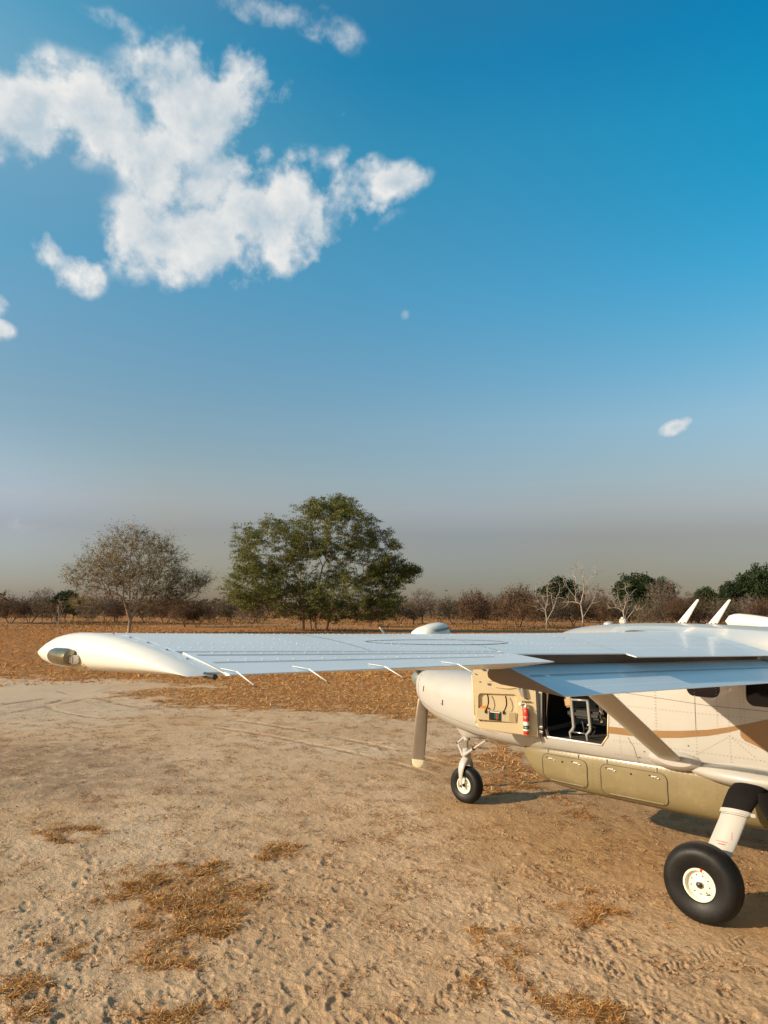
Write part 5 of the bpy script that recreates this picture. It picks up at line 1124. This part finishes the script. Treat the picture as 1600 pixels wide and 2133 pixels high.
mb = MB(); mb.prism([D(s_, z, .013) for s_, z in [(.531, 1.477), (.684, 1.487), (.684, 1.601), (.531, 1.590)]], dn*.006, blackp)
mb.prism([D(s_, z, .020) for s_, z in [(.555, 1.500), (.615, 1.504), (.615, 1.570), (.555, 1.566)]], dn*.001, green_m); mb.prism([D(s_, z, .020) for s_, z in [(.578, 1.489), (.590, 1.490), (.590, 1.575), (.578, 1.574)]], dn*.002, red_m)
mb.prism([D(s_, z, .020) for s_, z in [(.545, 1.575), (.672, 1.583), (.672, 1.595), (.545, 1.586)]], dn*.0015, wink_m); mb.build('window_placard', parent=pko)
for s0, z0, s1, z1, s2, z2 in ((.704, 1.812, .690, 1.70, .728, 1.60), (.470, 1.795, .455, 1.69, .495, 1.595)):
    mb = MB(); P = [D(s0, z0, .002), D((s0+s1)/2-.004, (z0+z1)/2+.01, .012), D(s1, z1, .018), D((s1+s2)/2-.006, (z1+z2)/2, .018), D(s2, z2, .016)]; L_ = [p+dd_*.009 for p in P]; R_ = [p-dd_*.009 for p in P]
    mb.add(L_+R_, [[i, i+1, 6+i, 5+i] for i in range(4)], black); mb.box(D(s2, z2-.012, .016), (.026, .02, .04), blackp, Matrix.Rotation(th, 3, 'Z'), .003); mb.build('strap', parent=pko)
mb = MB(); mb.prism([D(s_, z, -.030) for s_, z in [(.70, 1.60), (.80, 1.61), (.80, 1.645), (.75, 1.66), (.70, 1.64)]], dn*.02, orange_m); mb.build('orange_cloth', parent=pko)
mb = MB(); mb.tube([D(.60, 1.905, .008), D(.45, 1.895, .012), D(.34, 1.905, .012)], [.004, .008, .004], liner, 8); mb.box(D(.685, 1.94, .006), (.045, .012, .028), grey_m, Matrix.Rotation(th, 3, 'Z'), .004); mb.box(D(.685, 1.94, .013), (.02, .006, .014), green_m, Matrix.Rotation(th, 3, 'Z'), .001); mb.box(D(.80, 1.965, .004), (.02, .01, .012), blackp, Matrix.Rotation(th, 3, 'Z'), .003); mb.build('door_handle', parent=door)
mb = MB(); mb.tube([D(.30, 1.90, .02), D(.255, 1.80, .03)], [.016, .014], grey_m, 10); mb.tube([D(.262, 1.97, .015), D(.248, 1.86, .03), D(.235, 1.80, .03)], [.026, .026, .024], steel, 12); mb.box(D(.30, 1.925, .012), (.05, .03, .03), wink_m, Matrix.Rotation(th, 3, 'Z'), .004); mb.build('door_stay', parent=door)
mb = MB(); mb.prism([D(s_, z, .001) for s_, z in [(.25, 1.30), (.262, 1.735), (.255, 1.735), (.243, 1.30)]], dn*.006, liner2); mb.prism([D(s_, z, .001) for s_, z in [(.155, 1.735), (.262, 1.735), (.262, 1.742), (.155, 1.742)]], dn*.03, under_m); mb.box(D(.285, 1.70, .004), (.03, .008, .04), wink_m, Matrix.Rotation(th, 3, 'Z'), .002); mb.tube([D(.225, 1.775, .004), D(.205, 1.77, .02), D(.19, 1.765, .004)], .006, blackp, 6); mb.build('extinguisher_niche', parent=door)
# two dark printed lines above the handle
mb = MB(); rs = random.Random(9); s_ = .68
while s_ > .555:
    wd = rs.uniform(.004, .011); mb.prism([D(s_, 1.972, .0006), D(s_-wd, 1.972, .0006), D(s_-wd, 1.980, .0006), D(s_, 1.980, .0006)], dn*.0006, ink_m); s_ -= wd+.004
mb.build('door_lettering', parent=door)
# hinge post between door and fuselage
mb = MB(); mb.tube([(2.245, .835, 1.30), (2.245, .835, 2.3)], .012, darkm, 8); mb.box((2.235, .80, 1.80), (.03, .05, 1.0), black)
for z in (1.36, 1.42, 1.86): mb.box((2.262, .845, z), (.05, .02, .03), steel, None, .004)
mb.build('door_hinge', parent=plane)
mb = MB()
for a_, b_ in zip(dop, dop[1:]+dop[:1]):
    ya, yb = side_y(FS, a_[0], a_[1])+.002, side_y(FS, b_[0], b_[1])+.002
    mb.tube([(a_[0], ya, a_[1]), (b_[0], yb, b_[1])], .011, liner if a_[1] > 1.35 or b_[1] > 1.35 else wink_m, 8)
mb.build('door_frame', parent=plane)
# ---- cockpit: floor, seats with grey rails, pedestal
MB().box((1.0, 0, 1.275), (2.9, 1.36, .02), mat('cockpit_carpet', (.035, .03, .026), .95, bump=.3, bs=200)).build('cockpit_floor', parent=plane)
MB().box((2.62, 0, 1.75), (.05, 1.30, .9), inner_m).build('instrument_panel', parent=plane)
for sg in (1, -1):
    st = empty('crew_seat', (0, 0, 0)); st.parent = plane; y0 = sg*.40
    for dy in (.21, -.21) if sg > 0 else (.21, -.21):
        pass
    for x in (1.93, 1.70):
        mb = MB(); yy = y0+.20*sg; mb.tube([(x+.03, yy, 1.78), (x, yy, 1.44), (x+.01, yy, 1.41), (x+.055, yy, 1.36), (x+.045, yy, 1.29)], [.021, .022, .022, .018, .013], grey_m, 10); mb.build('seat_rail', parent=st)
    mb = MB(); yy = y0+.20*sg; mb.tube([(1.97, yy, 1.775), (1.72, yy, 1.785)], .014, grey_m, 8); mb.tube([(1.97, yy, 1.37), (1.74, yy, 1.37)], .010, steel, 8); mb.build('seat_crossbar', parent=st)
    MB().box((1.80, y0, 1.60), (.46, .40, .10), inner_m, None, .03).build('seat_cushion', parent=st)
    MB().box((1.50, y0, 1.93), (.11, .40, .62), inner_m, Matrix.Rotation(R(-10), 3, 'Y'), .04).build('seat_back', parent=st)
    MB().box((2.04, y0+.12*sg, 1.73), (.12, .05, .13), tan_m, Matrix.Rotation(R(12), 3, 'Y'), .02).build('arm_pad', parent=st)
    mb = MB(); rs = random.Random(2)
    for k in range(7):
        x = rs.uniform(1.5, 1.9); z = rs.uniform(1.33, 1.62); mb.tube([(x, y0+.12*sg, z), (x+.03, y0+.14*sg, z+rs.uniform(-.05, .05))], .009, steel, 6)
    mb.tube([(1.86, y0+.1*sg, 1.5), (1.82, y0+.13*sg, 1.40), (1.86, y0+.1*sg, 1.33)], .012, blackp, 6); mb.tube([(1.60, y0+.12*sg, 1.72), (1.585, y0+.12*sg, 1.52)], .016, tan_m, 6); mb.build('seat_adjuster', parent=st)

# the extinguisher strapped to the door stands as a thing of its own
ex = empty('fire_extinguisher', D(.208, 1.325, .045)); tag(ex, 'small red fire extinguisher with white and green bands clipped to the open cockpit door', 'fire extinguisher')
mb = MB(); mb.lathe([(.001, 0), (.034, .002), (.038, .012), (.038, .05)], (0, 0, 0), (0, 0, 1), red_m, 28); mb.lathe([(.038, .255), (.037, .29), (.030, .315), (.016, .332), (.014, .345), (.001, .346)], (0, 0, 0), (0, 0, 1), red_m, 28); mb.lathe([(.0382, .05), (.0382, .068)], (0, 0, 0), (0, 0, 1), wink_m, 28); mb.lathe([(.0382, .068), (.0382, .118)], (0, 0, 0), (0, 0, 1), green_m, 28); mb.lathe([(.0382, .118), (.0382, .165)], (0, 0, 0), (0, 0, 1), wink_m, 28); mb.lathe([(.0382, .165), (.0382, .255)], (0, 0, 0), (0, 0, 1), red_m, 28)
rs = random.Random(4)
for k in range(26):                                  # tiny printed blocks of the label
    t = rs.uniform(0, 6.28); z = rs.choice([.13, .145, .16, .18, .195, .21, .09]); col_ = wink_m if (z > .17 or z < .12) else red_m; q = Vector((.0392*math.cos(t), .0392*math.sin(t), z)); e = Vector((-math.sin(t), math.cos(t), 0))*rs.uniform(.003, .008); u = Vector((0, 0, .0035)); mb.add([q-e-u, q+e-u, q+e+u, q-e+u], [[0, 1, 2, 3]], col_)
mb.build('cylinder', parent=ex)
mb = MB(); mb.box((0, 0, .362), (.03, .024, .03), steel, None, .004); mb.box((.028, 0, .385), (.075, .016, .010), steel, None, .003); mb.box((.030, 0, .366), (.06, .014, .008), blackp, None, .002); mb.lathe([(.001, .01), (.012, .01), (.012, 0)], (0, .012, .358), (0, 1, 0), wink_m, 12); mb.build('valve', parent=ex)
mb = MB(); mb.tube([(-.01, .005, .35), (-.045, .01, .33), (-.048, .01, .25), (-.042, .01, .20)], .006, blackp, 8); mb.build('hose', parent=ex)
mb = MB(); mb.lathe([(.039, .218), (.041, .218), (.041, .232), (.039, .232)], (0, 0, 0), (0, 0, 1), grey_m, 28); mb.build('clamp_band', parent=ex)
